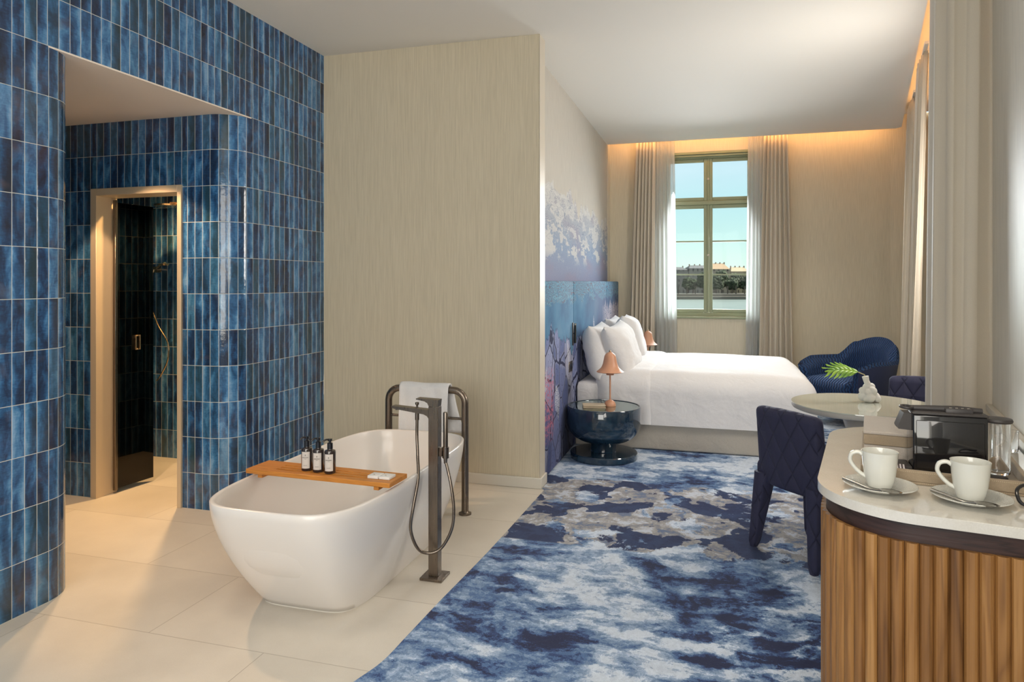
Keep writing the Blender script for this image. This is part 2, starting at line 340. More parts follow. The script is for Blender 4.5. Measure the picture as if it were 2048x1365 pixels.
def wood_mat(name, stops, scale=(1, 1, 0.08), attr=None, rough=0.45, sc=14):
    m = M(name, rough); v = m.tc()
    if attr:
        a = m.n('Attribute', attribute_name=attr); r = a.outputs['Fac']
        v = m.vadd(v, m.comb(m.f('MULTIPLY', r, 13.0), m.f('MULTIPLY', r, 31.0), m.f('MULTIPLY', r, 57.0)))
    q = m.mapv(v, scale)
    ring = m.noise(q, sc, 3, 0.55, 1.2); g = m.f('ABSOLUTE', m.f('SINE', m.f('MULTIPLY', ring, 24.0)))
    fib = m.noise(m.mapv(v, tuple(k * 1.0 if k < 0.5 else k * 6 for k in scale)), 30, 3, 0.7)
    pore = m.noise(m.mapv(v, tuple(k * 0.5 if k < 0.5 else k * 9 for k in scale)), 60, 3, 0.7)
    t = m.f('ADD', m.f('MULTIPLY', g, 0.30), m.f('ADD', m.f('MULTIPLY', fib, 0.40), m.f('MULTIPLY', pore, 0.30)))
    if attr: t = m.f('ADD', m.f('MULTIPLY', t, 0.66), m.f('MULTIPLY', r, 0.36))
    m.col(m.ramp(t, stops)); m.bump(fib, 0.2, 0.002); return m
MAT['oak'] = wood_mat('oak_slats', [(0.18, (0.09, 0.036, 0.010)), (0.42, (0.21, 0.092, 0.024)), (0.62, (0.33, 0.155, 0.044)), (0.85, (0.47, 0.245, 0.080))], attr='rnd', sc=9)
MAT['dark_wood'] = wood_mat('dark_stained_wood', [(0.3, (0.018, 0.009, 0.008)), (0.7, (0.05, 0.024, 0.02))], (0.1, 0.1, 1))
MAT['teak'] = wood_mat('teak_board', [(0.2, (0.42, 0.15, 0.022)), (0.8, (0.66, 0.27, 0.05))], (0.06, 1, 1), rough=0.4)

def stone_mat():
    m = M('quartz_worktop', 0.10); v = m.tc(); g = m.noise(v, 260, 3, 0.7); c = m.noise(v, 14, 3)
    m.col(m.ramp(m.f('ADD', m.f('MULTIPLY', g, 0.6), m.f('MULTIPLY', c, 0.4)), [(0.3, (0.66, 0.63, 0.56)), (0.7, (0.76, 0.735, 0.68))])); m.set(Coat_Weight=0.5, Coat_Roughness=0.04); return m
MAT['stone'] = stone_mat()
MAT['tub'] = plain('tub_acrylic', (0.80, 0.765, 0.73), 0.28, Coat_Weight=0.35, Coat_Roughness=0.12)
def brushed(name, c, r=0.28):
    m = M(name, r, 1.0, c); n_ = m.noise(m.mapv(m.tc(), (1, 1, 0.05)), 180, 2)
    m.col(m.mix(m.rng(n_, 0.3, 0.7), c, tuple(k * 0.8 for k in c))); m.set(Roughness=m.rng(n_, 0.3, 0.7, r - 0.05, r + 0.07)); return m
MAT['gunmetal'] = brushed('gunmetal', (0.24, 0.20, 0.165), 0.3)
MAT['steel'] = brushed('steel', (0.55, 0.53, 0.50), 0.18)
MAT['spoon'] = brushed('spoon_steel', (0.36, 0.34, 0.31), 0.2)
MAT['bronze'] = brushed('brass', (0.75, 0.52, 0.30), 0.22)
def linen(name, c, bump=0.3, sc=350):
    m = M(name, 0.85); v = m.tc(); n_ = m.noise(v, sc, 2)
    soft = m.noise(v, 7, 3, 0.5, 0.4)
    m.col(m.mix(m.rng(n_, 0.3, 0.7), c, tuple(k * 0.88 for k in c)))
    b1 = m.bump(n_, bump, 0.0015); m.set(Sheen_Weight=0.15)
    nd = m.n('Bump'); m.put(nd.inputs['Height'], soft); nd.inputs['Strength'].default_value = 0.5; nd.inputs['Distance'].default_value = 0.02
    m.t.links.new(b1, nd.inputs['Normal']); m.t.links.new(nd.outputs[0], m.b.inputs['Normal']); return m
MAT['linen'] = linen('white_bed_linen', (0.76, 0.75, 0.76))
MAT['towel'] = linen('white_towel', (0.82, 0.82, 0.83), 0.8, 500)
MAT['bed_base'] = linen('beige_upholstery', (0.50, 0.455, 0.39), 0.9, 260)
def curtain_mat():
    m = M('curtain_fabric', 0.6, 0, (0.56, 0.49, 0.39)); n_ = m.noise(m.tc(), 700, 1); m.bump(n_, 0.15, 0.001)
    m.col(m.mix(m.rng(n_, 0.3, 0.7), (0.62, 0.55, 0.44), (0.57, 0.50, 0.40))); m.set(Sheen_Weight=0.35); return m
MAT['curtain'] = curtain_mat()
def sheer_mat():
    m = M('sheer_fabric', 0.8); t = m.t; out = t.nodes['Material Output']
    tr = m.n('BsdfTransparent'); tl = m.n('BsdfTranslucent'); df = m.n('BsdfDiffuse')
    tl.inputs[0].default_value = (0.86, 0.88, 0.88, 1); df.inputs[0].default_value = (0.80, 0.81, 0.80, 1)
    a = m.n('MixShader'); a.inputs[0].default_value = 0.5; t.links.new(tl.outputs[0], a.inputs[1]); t.links.new(df.outputs[0], a.inputs[2])
    b = m.n('MixShader'); b.inputs[0].default_value = 0.72; t.links.new(tr.outputs[0], b.inputs[1]); t.links.new(a.outputs[0], b.inputs[2])
    t.links.new(b.outputs[0], out.inputs[0]); return m
MAT['sheer'] = sheer_mat()
MAT['blocker'] = plain('blocker_fabric', (0.62, 0.58, 0.50), 0.8)
def quilt_mat(name, c1, c2, pitch, style):
    m = M(name, 0.8); x = m.xyz(m.tc('UV'))
    if style == 'diamond':
        a = m.f('PINGPONG', m.f('ADD', x[0], m.f('MULTIPLY', x[1], 0.62)), pitch); b = m.f('PINGPONG', m.f('SUBTRACT', x[0], m.f('MULTIPLY', x[1], 0.62)), pitch)
        d = m.f('MINIMUM', a, b); h = m.f('POWER', m.f('DIVIDE', d, pitch), 0.4); bs, bd = 0.9, 0.012
        m.col(m.mix(m.rng(h, 0.05, 0.5), c2, c1))
    else:
        z = m.f('PINGPONG', m.f('DIVIDE', x[1], pitch), 1.0)
        u = m.f('FRACT', m.f('ADD', m.f('DIVIDE', x[0], pitch * 1.25), m.f('MULTIPLY', z, 0.38)))
        h = m.f('SINE', m.f('MULTIPLY', u, math.pi)); bs, bd = 1.0, 0.012
        m.col(m.mix(h, c2, c1))  # ridge highlights and groove shade painted into the knit colour
    fab = m.noise(m.tc(), 500, 2)
    pb = m.bump(h, bs, bd); m.bump(fab, 0.25, 0.001, pb); m.set(Sheen_Weight=0.12, Sheen_Roughness=0.4, Sheen_Tint=(0.3, 0.35, 0.6)); return m
MAT['chair'] = quilt_mat('quilted_navy_wool', (0.030, 0.031, 0.072), (0.012, 0.013, 0.036), 0.055, 'diamond')
MAT['armchair'] = quilt_mat('knitted_blue_velvet', (0.020, 0.075, 0.225), (0.003, 0.010, 0.045), 0.024, 'wave')
MAT['armchair_plain'] = plain('blue_felt', (0.018, 0.032, 0.11), 0.9, Sheen_Weight=0.3)
MAT['night'] = M('petrol_lacquer', 0.08, 0, (0.012, 0.028, 0.055)).set(Coat_Weight=0.8, Coat_Roughness=0.03)
MAT['night'].col(MAT['night'].ramp(MAT['night'].noise(MAT['night'].tc(), 5, 4, 0.6, 1.0), [(0.35, (0.008, 0.02, 0.04)), (0.65, (0.018, 0.045, 0.075))]))
MAT['lamp'] = plain('terracotta_enamel', (0.60, 0.30, 0.18), 0.4)
MAT['black_gloss'] = plain('black_gloss_plastic', (0.012, 0.012, 0.014), 0.07, Coat_Weight=0.6)
MAT['black_matt'] = plain('dark_grey_plastic', (0.05, 0.045, 0.045), 0.45)
MAT['porcelain'] = plain('porcelain', (0.72, 0.72, 0.66), 0.12, Coat_Weight=0.5)
def saucer_mat():
    m = M('embossed_porcelain', 0.15, 0, (0.72, 0.72, 0.66)); v = m.tc(); x = m.xyz(v)
    d = m.vor(v, 260, 'DISTANCE_TO_EDGE'); m.bump(m.rng(d, 0, 0.25), 0.8, 0.0015); m.set(Coat_Weight=0.4); return m
MAT['saucer'] = saucer_mat()
def glass(name, c=(1, 1, 1), rough=0.0):
    m = M(name, rough, 0, c); m.set(Transmission_Weight=1.0, IOR=1.48); return m
MAT['glass'] = glass('clear_glass'); MAT['glass_green'] = glass('greenish_glass', (0.78, 0.95, 0.90))
def pane_mat(name, tint, refl):
    m = M(name); t = m.t; tr = m.n('BsdfTransparent'); tr.inputs[0].default_value = (*tint, 1)
    gl = m.n('BsdfGlossy'); gl.inputs['Roughness'].default_value = 0.02; fr = m.n('Fresnel'); fr.inputs[0].default_value = refl
    a = m.n('MixShader'); t.links.new(fr.outputs[0], a.inputs[0]); t.links.new(tr.outputs[0], a.inputs[1]); t.links.new(gl.outputs[0], a.inputs[2])
    t.links.new(a.outputs[0], t.nodes['Material Output'].inputs[0]); return m
MAT['pane'] = pane_mat('window_glass', (0.93, 0.96, 0.95), 1.15)
MAT['smoked'] = pane_mat('smoked_glass', (0.10, 0.085, 0.075), 1.45)
MAT['olive'] = plain('olive_green_paint', (0.30, 0.33, 0.20), 0.45)
MAT['leather'] = linen('taupe_leather', (0.36, 0.28, 0.19), 0.5, 420)
MAT['leather_light'] = linen('linen_box_top', (0.52, 0.46, 0.40), 0.7, 420)
MAT['stitch'] = plain('pale_thread', (0.62, 0.52, 0.36), 0.8)
MAT['amber'] = plain('dark_brown_bottle', (0.035, 0.026, 0.024), 0.08, Coat_Weight=0.6)
MAT['label'] = plain('label_paper', (0.66, 0.62, 0.58), 0.6)
MAT['ink'] = plain('black_ink', (0.02, 0.02, 0.02), 0.6)
MAT['white_card'] = plain('white_card', (0.78, 0.77, 0.75), 0.5)
MAT['book'] = plain('cream_cover', (0.60, 0.50, 0.36), 0.6)
MAT['paper'] = plain('paper_edges', (0.42, 0.34, 0.24), 0.8)
MAT['table_white'] = plain('table_lacquer', (0.62, 0.60, 0.55), 0.25)
MAT['table_top'] = plain('ivory_top', (0.68, 0.67, 0.58), 0.12, Coat_Weight=1.0, Coat_Roughness=0.02)
MAT['bisque'] = plain('matt_white_ceramic', (0.75, 0.73, 0.69), 0.6)
def leaf_mat():
    m = M('green_leaf', 0.4); x = m.xyz(m.tc()); n_ = m.noise(m.tc(), 25, 3)
    m.col(m.ramp(n_, [(0.35, (0.12, 0.30, 0.02)), (0.65, (0.36, 0.58, 0.06))])); m.set(Subsurface_Weight=0.0); return m
MAT['leaf'] = leaf_mat()
MAT['frame_gold'] = plain('champagne_door_frame', (0.66, 0.54, 0.38), 0.4, 0.15)
def led(name, c, s):
    m = M(name); m.set(Emission_Color=c, Emission_Strength=s); return m
MAT['led'] = led('warm_led', (1.0, 0.50, 0.18), 14.0)
def stripes():
    m = M('striped_card', 0.5); x = m.xyz(m.tc()); k = m.f('GREATER_THAN', m.f('FRACT', m.f('MULTIPLY', x[0], 140.0)), 0.5)
    m.col(m.mix(k, (0.05, 0.03, 0.04), (0.75, 0.72, 0.74))); return m
MAT['stripes'] = stripes()

# ------------------------------------------------------------------ mesh helpers
def BM(): return bmesh.new()
def smooth(me, ang=40):
    for p in me.polygons: p.use_smooth = True
    try: me.set_sharp_from_angle(angle=R(ang))
    except Exception: pass
def mk(name, bm, mat, parent=None, loc=None, rot=None, sm=40, label=None, kind=None, recalc=True):
    if recalc: bmesh.ops.recalc_face_normals(bm, faces=bm.faces)
    me = bpy.data.meshes.new(name); bm.to_mesh(me); bm.free()
    if sm: smooth(me, sm)
    o = bpy.data.objects.new(name, me); COL.objects.link(o)
    me.materials.append(mat.m if isinstance(mat, M) else mat)
    if parent: o.parent = parent
    if loc: o.location = loc
    if rot: o.rotation_euler = rot
    if label: o['label'] = label
    if kind: o['kind'] = kind
    return o
def tag(o, label, cat, group=None):
    o['label'] = label; o['category'] = cat
    if group: o['group'] = group
    return o
def thing(name, loc, rz, label, cat, group=None):
    o = bpy.data.objects.new(name, None); COL.objects.link(o); o.location = loc; o.rotation_euler = (0, 0, rz)
    o.empty_display_size = 0.1
    return tag(o, label, cat, group)
def copy_tree(o, parent=None):
    c = o.copy(); COL.objects.link(c)
    if parent: c.parent = parent
    for ch in list(o.children): copy_tree(ch, c)
    return c
def box(bm, x0, x1, y0, y1, z0, z1, bev=0.0, seg=2):
    r = bmesh.ops.create_cube(bm, size=1)
    vs = r['verts']
    for v in vs:
        v.co = Vector(((x0 + x1) / 2 + v.co.x * (x1 - x0), (y0 + y1) / 2 + v.co.y * (y1 - y0), (z0 + z1) / 2 + v.co.z * (z1 - z0)))
    if bev > 0:
        es = list({e for v in vs for e in v.link_edges})
        bmesh.ops.bevel(bm, geom=es, offset=bev, segments=seg, affect='EDGES', profile=0.5)
    return bm
def lathe(bm, prof, c=(0, 0, 0), seg=48, sx=1.0, sy=1.0):
    rings = []
    for r, z in prof:
        if r < 1e-6: rings.append([bm.verts.new((c[0], c[1], c[2] + z))])
        else: rings.append([bm.verts.new((c[0] + sx * r * math.cos(2 * math.pi * k / seg), c[1] + sy * r * math.sin(2 * math.pi * k / seg), c[2] + z)) for k in range(seg)])
    for a, b in zip(rings, rings[1:]):
        for k in range(seg):
            k2 = (k + 1) % seg
            if len(a) == 1 and len(b) == 1: continue
            if len(a) == 1: bm.faces.new((a[0], b[k], b[k2]))
            elif len(b) == 1: bm.faces.new((a[k], b[0], a[k2]))
            else: bm.faces.new((a[k], b[k], b[k2], a[k2]))
    for rg in (rings[0], rings[-1]):
        if len(rg) > 2:
            try: bm.faces.new(rg)
            except Exception: pass
    return bm
def crom(pts, n=8):
    P = [Vector(p) for p in pts]; P = [P[0] * 2 - P[1]] + P + [P[-1] * 2 - P[-2]]; out = []
    for i in range(1, len(P) - 2):
        a, b, c, d = P[i - 1:i + 3]
        for k in range(n):
            t = k / n
            out.append(0.5 * ((2 * b) + (c - a) * t + (2 * a - 5 * b + 4 * c - d) * t * t + (3 * b - a - 3 * c + d) * t ** 3))
    out.append(P[-2]); return out
def tube(bm, pts, r, seg=16, rs=None):
    pts = [Vector(p) for p in pts]; rings = []; up = Vector((0, 0, 1)); prev = None
    for i, p in enumerate(pts):
        t = (pts[min(i + 1, len(pts) - 1)] - pts[max(i - 1, 0)]).normalized()
        if prev is None:
            a = t.cross(up if abs(t.z) < 0.9 else Vector((1, 0, 0))).normalized()
        else:
            a = (prev - t * prev.dot(t)).normalized()
        prev = a; b = t.cross(a); rr = rs[i] if rs else r
        rings.append([bm.verts.new(p + (a * math.cos(2 * math.pi * k / seg) + b * math.sin(2 * math.pi * k / seg)) * rr) for k in range(seg)])
    for A, B in zip(rings, rings[1:]):
        for k in range(seg): bm.faces.new((A[k], A[(k + 1) % seg], B[(k + 1) % seg], B[k]))
    bm.faces.new(rings[0]); bm.faces.new(rings[-1][::-1]); return bm
def prism(bm, poly, z0, z1, uvs=None, u0=0.0):
    """extrude a footprint; side faces get uv = (length along the outline, z)"""
    uvl = bm.loops.layers.uv.verify()
    n = len(poly); lo = [bm.verts.new((p[0], p[1], z0)) for p in poly]; hi = [bm.verts.new((p[0], p[1], z1)) for p in poly]
    acc = [u0]
    for i in range(n):
        a, b = poly[i], poly[(i + 1) % n]; acc.append(acc[-1] + math.hypot(b[0] - a[0], b[1] - a[1]))
    for i in range(n):
        j = (i + 1) % n; f = bm.faces.new((lo[i], lo[j], hi[j], hi[i]))
        for l, uv in zip(f.loops, ((acc[i], z0), (acc[i + 1], z0), (acc[i + 1], z1), (acc[i], z1))): l[uvl].uv = uv
    bm.faces.new(lo[::-1]); bm.faces.new(hi); return bm
def rounded(bm, hx, hy, hz, rad, res=(10, 10, 6), c=(0, 0, 0), fn=None, flat=False):
    """subdivided box whose edges are rounded by `rad`, optionally displaced"""
    nx, ny, nz_ = res; vd = {}
    def V(i, j, k):
        key = (i, j, k)
        if key not in vd:
            def sp(t, h, n_):   # cluster samples toward the rounded ends
                u = 2 * t / n_ - 1; return math.copysign(abs(u) ** 0.8, u) * h
            p = Vector((sp(i, hx, nx), sp(j, hy, ny), sp(k, hz, nz_)))
            q = Vector((max(-hx + rad, min(hx - rad, p.x)), max(-hy + rad, min(hy - rad, p.y)), max((-hz if flat else -hz + rad), min(hz - rad, p.z))))
            d = p - q
            if d.length > 1e-9:
                p = q + d.normalized() * min(rad, d.length if (flat and p.z < -hz + 1e-6 and abs(d.x) < 1e-9 and abs(d.y) < 1e-9) else rad)
            if fn: p = fn(p)
            vd[key] = bm.verts.new(p + Vector(c))
        return vd[key]
    def quad(a, b, c_, d): bm.faces.new((V(*a), V(*b), V(*c_), V(*d)))
    for i in range(nx):
        for j in range(ny):
            quad((i, j, 0), (i, j + 1, 0), (i + 1, j + 1, 0), (i + 1, j, 0)); quad((i, j, nz_), (i + 1, j, nz_), (i + 1, j + 1, nz_), (i, j + 1, nz_))
    for i in range(nx):
        for k in range(nz_):
            quad((i, 0, k), (i + 1, 0, k), (i + 1, 0, k + 1), (i, 0, k + 1)); quad((i, ny, k), (i, ny, k + 1), (i + 1, ny, k + 1), (i + 1, ny, k))
    for j in range(ny):
        for k in range(nz_):
            quad((0, j, k), (0, j, k + 1), (0, j + 1, k + 1), (0, j + 1, k)); quad((nx, j, k), (nx, j + 1, k), (nx, j + 1, k + 1), (nx, j, k + 1))
    return bm
def arc(cx, cy, r, a0, a1, n=10): return [(cx + r * math.cos(R(a0 + (a1 - a0) * k / n)), cy + r * math.sin(R(a0 + (a1 - a0) * k / n))) for k in range(n + 1)]

def structure(name, bm, mat, sm=40, **kw): return mk(name, bm, mat, sm=sm, kind='structure', **kw)

# ================================================================== ROOM
CZ = 3.088                                 # ceiling height
def wr(n, r): return RN(n, r)
# floor
bm = BM(); prism(bm, [(-6, -2.2), wr(0.9, -2.2), wr(0.9, 9.3), (-6, 9.3)], -0.15, 0.0)
structure('floor', bm, MAT['floor'])
# carpet laid over it (edge follows the curve by the bath)
edge = crom([(-1.80, -2.0), (-1.62, 0.2), (-1.36, 1.5), (-1.225, 2.1), (-1.175, 2.30), (-1.165, 2.5), (-1.155, 2.8), (-1.14, 3.1), (-1.125, 3.45), (-1.112, 3.95), (-1.10, 4.54)], 6)
poly = [(p.x, p.y) for p in edge] + [(-1.12, 4.55), (-1.12, 4.72), (-1.26, 4.72), (-1.26, 8.68), (1.9, 8.68), wr(0.58, 8.8), wr(0.58, -2.0)]
bm = BM(); prism(bm, poly, 0.0, 0.006); structure('floor_carpet', bm, MAT['carpet'])
# ceiling: the main slab stops short of the end wall and the right wall (curtain and light slot)
bm = BM(); prism(bm, [(-5.5, -2.2), wr(0.31, -2.2), wr(0.31, 8.62), (1.9, 8.47), (-5.5, 8.48)], CZ, CZ + 0.09); structure('ceiling', bm, MAT['paint'])
bm = BM(); prism(bm, [(-6, -2.3), wr(0.9, -2.3), wr(0.9, 8.75), (1.9, 8.88), (-6, 8.88)], CZ + 0.20, CZ + 0.3); structure('ceiling_upper', bm, MAT['paint'])
# left tiled wall blocks
UZ = -0.008
bm = BM(); prism(bm, [(-5, -2.2), (-2.8, -2.2), (-2.8, 2.33)] + arc(-3.0, 2.33, 0.2, 0, 90, 12)[1:] + [(-5, 2.53)], 0, CZ, u0=0.031)
structure('wall_left_near', bm, MAT['tiles'], sm=50)
for (nm, z0, z1) in (('wall_left_over_opening', 2.437, CZ),):
    bm = BM(); prism(bm, [(-3.0, 2.331), (-2.8, 2.331), (-2.8, 3.729), (-3.0, 3.729)], z0, z1, u0=0.131 + 0.0); structure(nm, bm, MAT['tiles'])
bm = BM(); prism(bm, [(-5, 2.331), (-2.8005, 2.331), (-2.8005, 3.729), (-5, 3.729)], 2.430, 2.4368); prism(bm, [(-5, 3.7), (-2.95, 3.7), (-2.95, 4.6), (-5, 4.6)], 2.43, 2.4368)
structure('ceiling_soffit', bm, plain('soffit_lamp_glow', (0.90, 0.80, 0.70), 0.7))  # warm lamp glow put into the soffit's peach colour
DX0, DX1, DZ = -3.88, -3.172, 2.005
bm = BM(); prism(bm, [(DX1, 3.55), (-2.98, 3.55)] + arc(-2.98, 3.73, 0.18, -90, 0, 12)[1:] + [(-2.8, 4.562), (-2.95, 4.562), (-2.95, 3.68), (DX1, 3.68)], 0, CZ, u0=0.018)
structure('wall_left_far', bm, MAT['tiles'], sm=50)
bm = BM(); prism(bm, [(-5, 3.55), (DX0, 3.55), (DX0, 3.68), (-5, 3.68)], 0, 2.43, u0=0.007); structure('wall_door_side', bm, MAT['tiles'])
bm = BM(); prism(bm, [(DX0, 3.55), (DX1, 3.55), (DX1, 3.68), (DX0, 3.68)], DZ, 2.43, u0=0.02); structure('wall_over_door', bm, MAT['tiles'])
bm = BM(); prism(bm, [(-5.1, 2.4), (-5.0, 2.4), (-5.0, 4.7), (-5.1, 4.7)], 0, 2.6); structure('wall_shower_left', bm, MAT['tiles'])
bm = BM(); prism(bm, [(-5, 4.66), (-5, 4.53), (-2.95, 4.53), (-2.95, 4.66)][::-1], 0, 2.6, u0=0.013); structure('wall_shower_back', bm, MAT['tiles'])
# beige partition and mural wall
bm = BM(); box(bm, -2.8, -1.146, 4.563, 4.708, 0, CZ); structure('wall_partition', bm, MAT['wallpaper'])
bm = BM(); box(bm, -1.1455, -1.140, 4.563, 4.708, 0.0, CZ, 0.001, 1); structure('trim_1', bm, MAT['cream_trim'])
bm = BM(); box(bm, -1.42, -1.27, 4.70, 8.50, 0, CZ + 0.1); structure('wall_mural', bm, MAT['mural'])
bm = BM(); box(bm, -1.42, -1.265, 8.501, 8.72, 0, CZ + 0.2); structure('wall_mural_return', bm, MAT['wallpaper_light'])
# end wall with window opening
WX0, WX1, WZ0, WZ1 = -0.62, 0.46, 0.985, 2.985
for i, (a, b, c_, d) in enumerate(((-1.42, WX0, 0, CZ + .2), (WX1, 1.9, 0, CZ + .2), (WX0, WX1, 0, WZ0), (WX0, WX1, WZ1, CZ + .2))):
    bm = BM(); box(bm, a, b, 8.70, 8.88, c_, d); structure('wall_end_' + ('left', 'right', 'below_window', 'above_window')[i], bm, MAT['wallpaper'])
a = (1.9, 8.70); b = wr(0.62, 8.95); c_ = wr(0.62, 9.1); d = (1.9, 9.0)
bm = BM(); prism(bm, [a, b, c_, d], 0, CZ + .2); structure('wall_end_corner', bm, MAT['wallpaper'])
# right wall with window openings (behind the curtains and behind the camera)
opens = [(-1.1, 0.55), (4.7, 5.6)]; prev = -2.3
for r0, r1 in opens + [(9.1, 9.1)]:
    bm = BM(); prism(bm, [wr(0.58, prev), wr(0.72, prev), wr(0.72, r0), wr(0.58, r0)], 0, CZ + .2); structure('wall_right', bm, MAT['wallpaper_light'])
    if r1 > r0:
        for z0, z1 in ((0, 0.7), (2.7, CZ + .2)):
            bm = BM(); prism(bm, [wr(0.58, r0), wr(0.72, r0), wr(0.72, r1), wr(0.58, r1)], z0, z1); structure('wall_right', bm, MAT['wallpaper_light'])
    prev = r1
for i_, (r0, r1) in enumerate(opens):
    bm = BM(); prism(bm, [wr(0.585, r0 - .001), wr(0.589, r0 - .001), wr(0.589, r1), wr(0.585, r1)], 0.69, 2.71); tag(structure('blocker', bm, MAT['blocker']), ('unseen sheet added to block the sun at the window behind the right wall drapes', 'unseen sheet added to block the sun at the window beside the camera')[1 - i_], 'blocker')  # unseen sheets added over the right wall openings to keep the sun out
bm = BM(); prism(bm, [wr(0.42, 1.2), wr(0.579, 1.2), wr(0.579, 3.21), wr(0.42, 3.21)], 0, CZ); structure('wall_right_pier', bm, MAT['wallpaper_light'])
for z0, z1 in ((0, 0.6), (2.8, CZ + .2)):
    bm = BM(); prism(bm, [(-5, -2.3), wr(0.7, -2.3), wr(0.7, -2.2), (-5, -2.2)], z0, z1); structure('wall_rear', bm, MAT['wallpaper'])
bm = BM(); prism(bm, [(-5, -2.3), (-1.95, -2.3), (-1.95, -2.2), (-5, -2.2)], 0.6, 2.8); structure('wall_rear', bm, MAT['wallpaper'])
# baseboards
bm = BM(); box(bm, -2.79, -1.125, 4.545, 4.5625, 0, 0.072, 0.003, 1); box(bm, -1.1395, -1.125, 4.5625, 4.712, 0.0, 0.072, 0.003, 1); structure('baseboard_partition', bm, MAT['white_trim'])
bm = BM(); box(bm, -1.25, 1.88, 8.685, 8.6995, 0.006, 0.09, 0.003, 1); structure('baseboard_end', bm, MAT['white_trim'])
# ledge trim on the pier, above the sideboard
def rbox_(n0, n1, r0, r1, z0, z1, bev=0.0):
    bm = BM(); box(bm, n0, n1, r0, r1, z0, z1, bev); bm.transform(Matrix.Rotation(RROT, 4, 'Z')); return bm
structure('trim_2', rbox_(0.398, 0.4195, 1.25, 3.21, 0.907, 0.932, 0.003), MAT['cream_trim'])
# led strips in the ceiling slots
bm = BM(); box(bm, -1.20, 1.85, 8.4815, 8.487, CZ + 0.05, CZ + 0.07)
tag(mk('light_strip', bm, MAT['led']), 'warm glowing light strip hidden in the ceiling slot above the end window', 'light')
bm = rbox_(0.311, 0.315, 3.3, 8.3, CZ + 0.05, CZ + 0.07)
tag(mk('light_strip', bm, MAT['led']), 'warm glowing light strip hidden in the ceiling slot along the right hand curtains', 'light')

# ================================================================== WINDOW
wf = BM(); GX = -0.08
def fr(bm, x0, x1, z0, z1, y0, y1, t, bev=0.004):
    box(bm, x0, x0 + t, y0, y1, z0, z1, bev, 1); box(bm, x1 - t, x1, y0, y1, z0, z1, bev, 1)
    box(bm, x0 + t, x1 - t, y0, y1, z0, z0 + t, bev, 1); box(bm, x0 + t, x1 - t, y0, y1, z1 - t, z1, bev, 1)
fr(wf, WX0, WX1, WZ0, 2.955, 8.76, 8.86, 0.045)
box(wf, WX0 + .045, WX1 - .045, 8.75, 8.87, 2.345, 2.395, 0.006, 1); box(wf, GX - 0.0105, GX + 0.0105, 8.764, 8.84, 1.03, 2.344, 0.002, 1); box(wf, GX - 0.0105, GX + 0.0105, 8.764, 8.84, 2.396, 2.909, 0.002, 1)
win = structure('window_1', wf, MAT['olive'])
bm = BM(); box(bm, WX0, WX1, 8.70, 8.87, 2.956, 2.984); box(bm, WX0, WX1, 8.715, 8.76, 2.925, 2.955, 0.006, 1); mk('window_head', bm, MAT['olive'], win)
for (x0, x1) in ((WX0 + .046, GX - 0.011), (GX + 0.011, WX1 - .046)):
    for (z0, z1, mu_) in ((1.031, 2.344, (1.494, 1.90)), (2.396, 2.909, ())):
        bm = BM(); fr(bm, x0, x1, z0, z1, 8.772, 8.812, 0.041 if not mu_ else 0.041)
        for z in mu_: box(bm, x0 + .041, x1 - .041, 8.778, 8.806, z - 0.009, z + 0.009, 0.003, 1)
        s = mk('window_sash', bm, MAT['olive'], win)
        bm = BM(); box(bm, x0 + .035, x1 - .035, 8.790, 8.794, z0 + .035, z1 - .035); mk('pane', bm, MAT['pane'], s)
bm = BM(); box(bm, WX0 - 0.0, WX1 + 0.0, 8.66, 8.76, 0.962, 0.984, 0.004, 1); mk('window_sill', bm, MAT['olive'], win)
for z in (1.73, 2.66):
    bm = BM(); lathe(bm, [(0.0, 0.0), (0.014, 0.0), (0.014, 0.012), (0.006, 0.02), (0.0, 0.02)], seg=20); bm.transform(Matrix.Translation((GX, 8.771, z)) @ Matrix.Rotation(R(90), 4, 'X')); mk('knob', bm, MAT['cream_trim'], win)

# ================================================================== DOOR FRAME AND SHOWER DOOR
bm = BM(); t = 0.05
box(bm, DX0, DX0 + 0.045, 3.535, 3.70, 0, DZ, 0.002, 1); box(bm, DX1 - 0.03, DX1, 3.535, 3.70, 0, DZ, 0.002, 1); box(bm, DX0 + .045, DX1 - .03, 3.535, 3.70, DZ - 0.045, DZ, 0.002, 1)
door = structure('door_1', bm, MAT['frame_gold'])
gd = thing('shower_door', (-3.815, 3.655, 0), 0, 'tall smoked glass shower door standing open inside the champagne door frame', 'door')
ang = R(86)
def dloc(bm): bm.transform(Matrix.Rotation(ang, 4, 'Z')); return bm
bm = BM(); box(bm, 0.02, 0.31, -0.004, 0.004, 0.03, 1.93, 0.001, 1); mk('glass_panel', dloc(bm), MAT['smoked'], gd)
bm = BM(); box(bm, 0.0, 0.02, -0.012, 0.012, 0.02, 1.945, 0.002, 1); mk('hinge_rail', dloc(bm), MAT['gunmetal'], gd)
bm = BM(); fr(bm, 0.15, 0.19, 0.94, 1.04, -0.022, -0.005, 0.008, 0.001); mk('handle', dloc(bm), MAT['bronze'], gd)
bm = BM(); tube(bm, [(-3.73, 4.52, 1.995), (-3.73, 4.3, 1.995)], 0.009, 12); lathe(bm, [(0, 0.0), (0.11, 0.0), (0.11, 0.012), (0.02, 0.02), (0, 0.02)], (-3.90, 4.24, 1.965), 32); tube(bm, [(-3.73, 4.3, 1.995), (-3.90, 4.24, 1.99)], 0.009, 12)
tag(mk('rain_shower_head', bm, MAT['bronze']), 'round brass rain shower head under the ceiling of the shower', 'shower head')
hs = thing('hand_shower', (-4.27, 4.45, 0), 0, 'brass hand shower with curved hose on the shower back wall', 'hand shower')
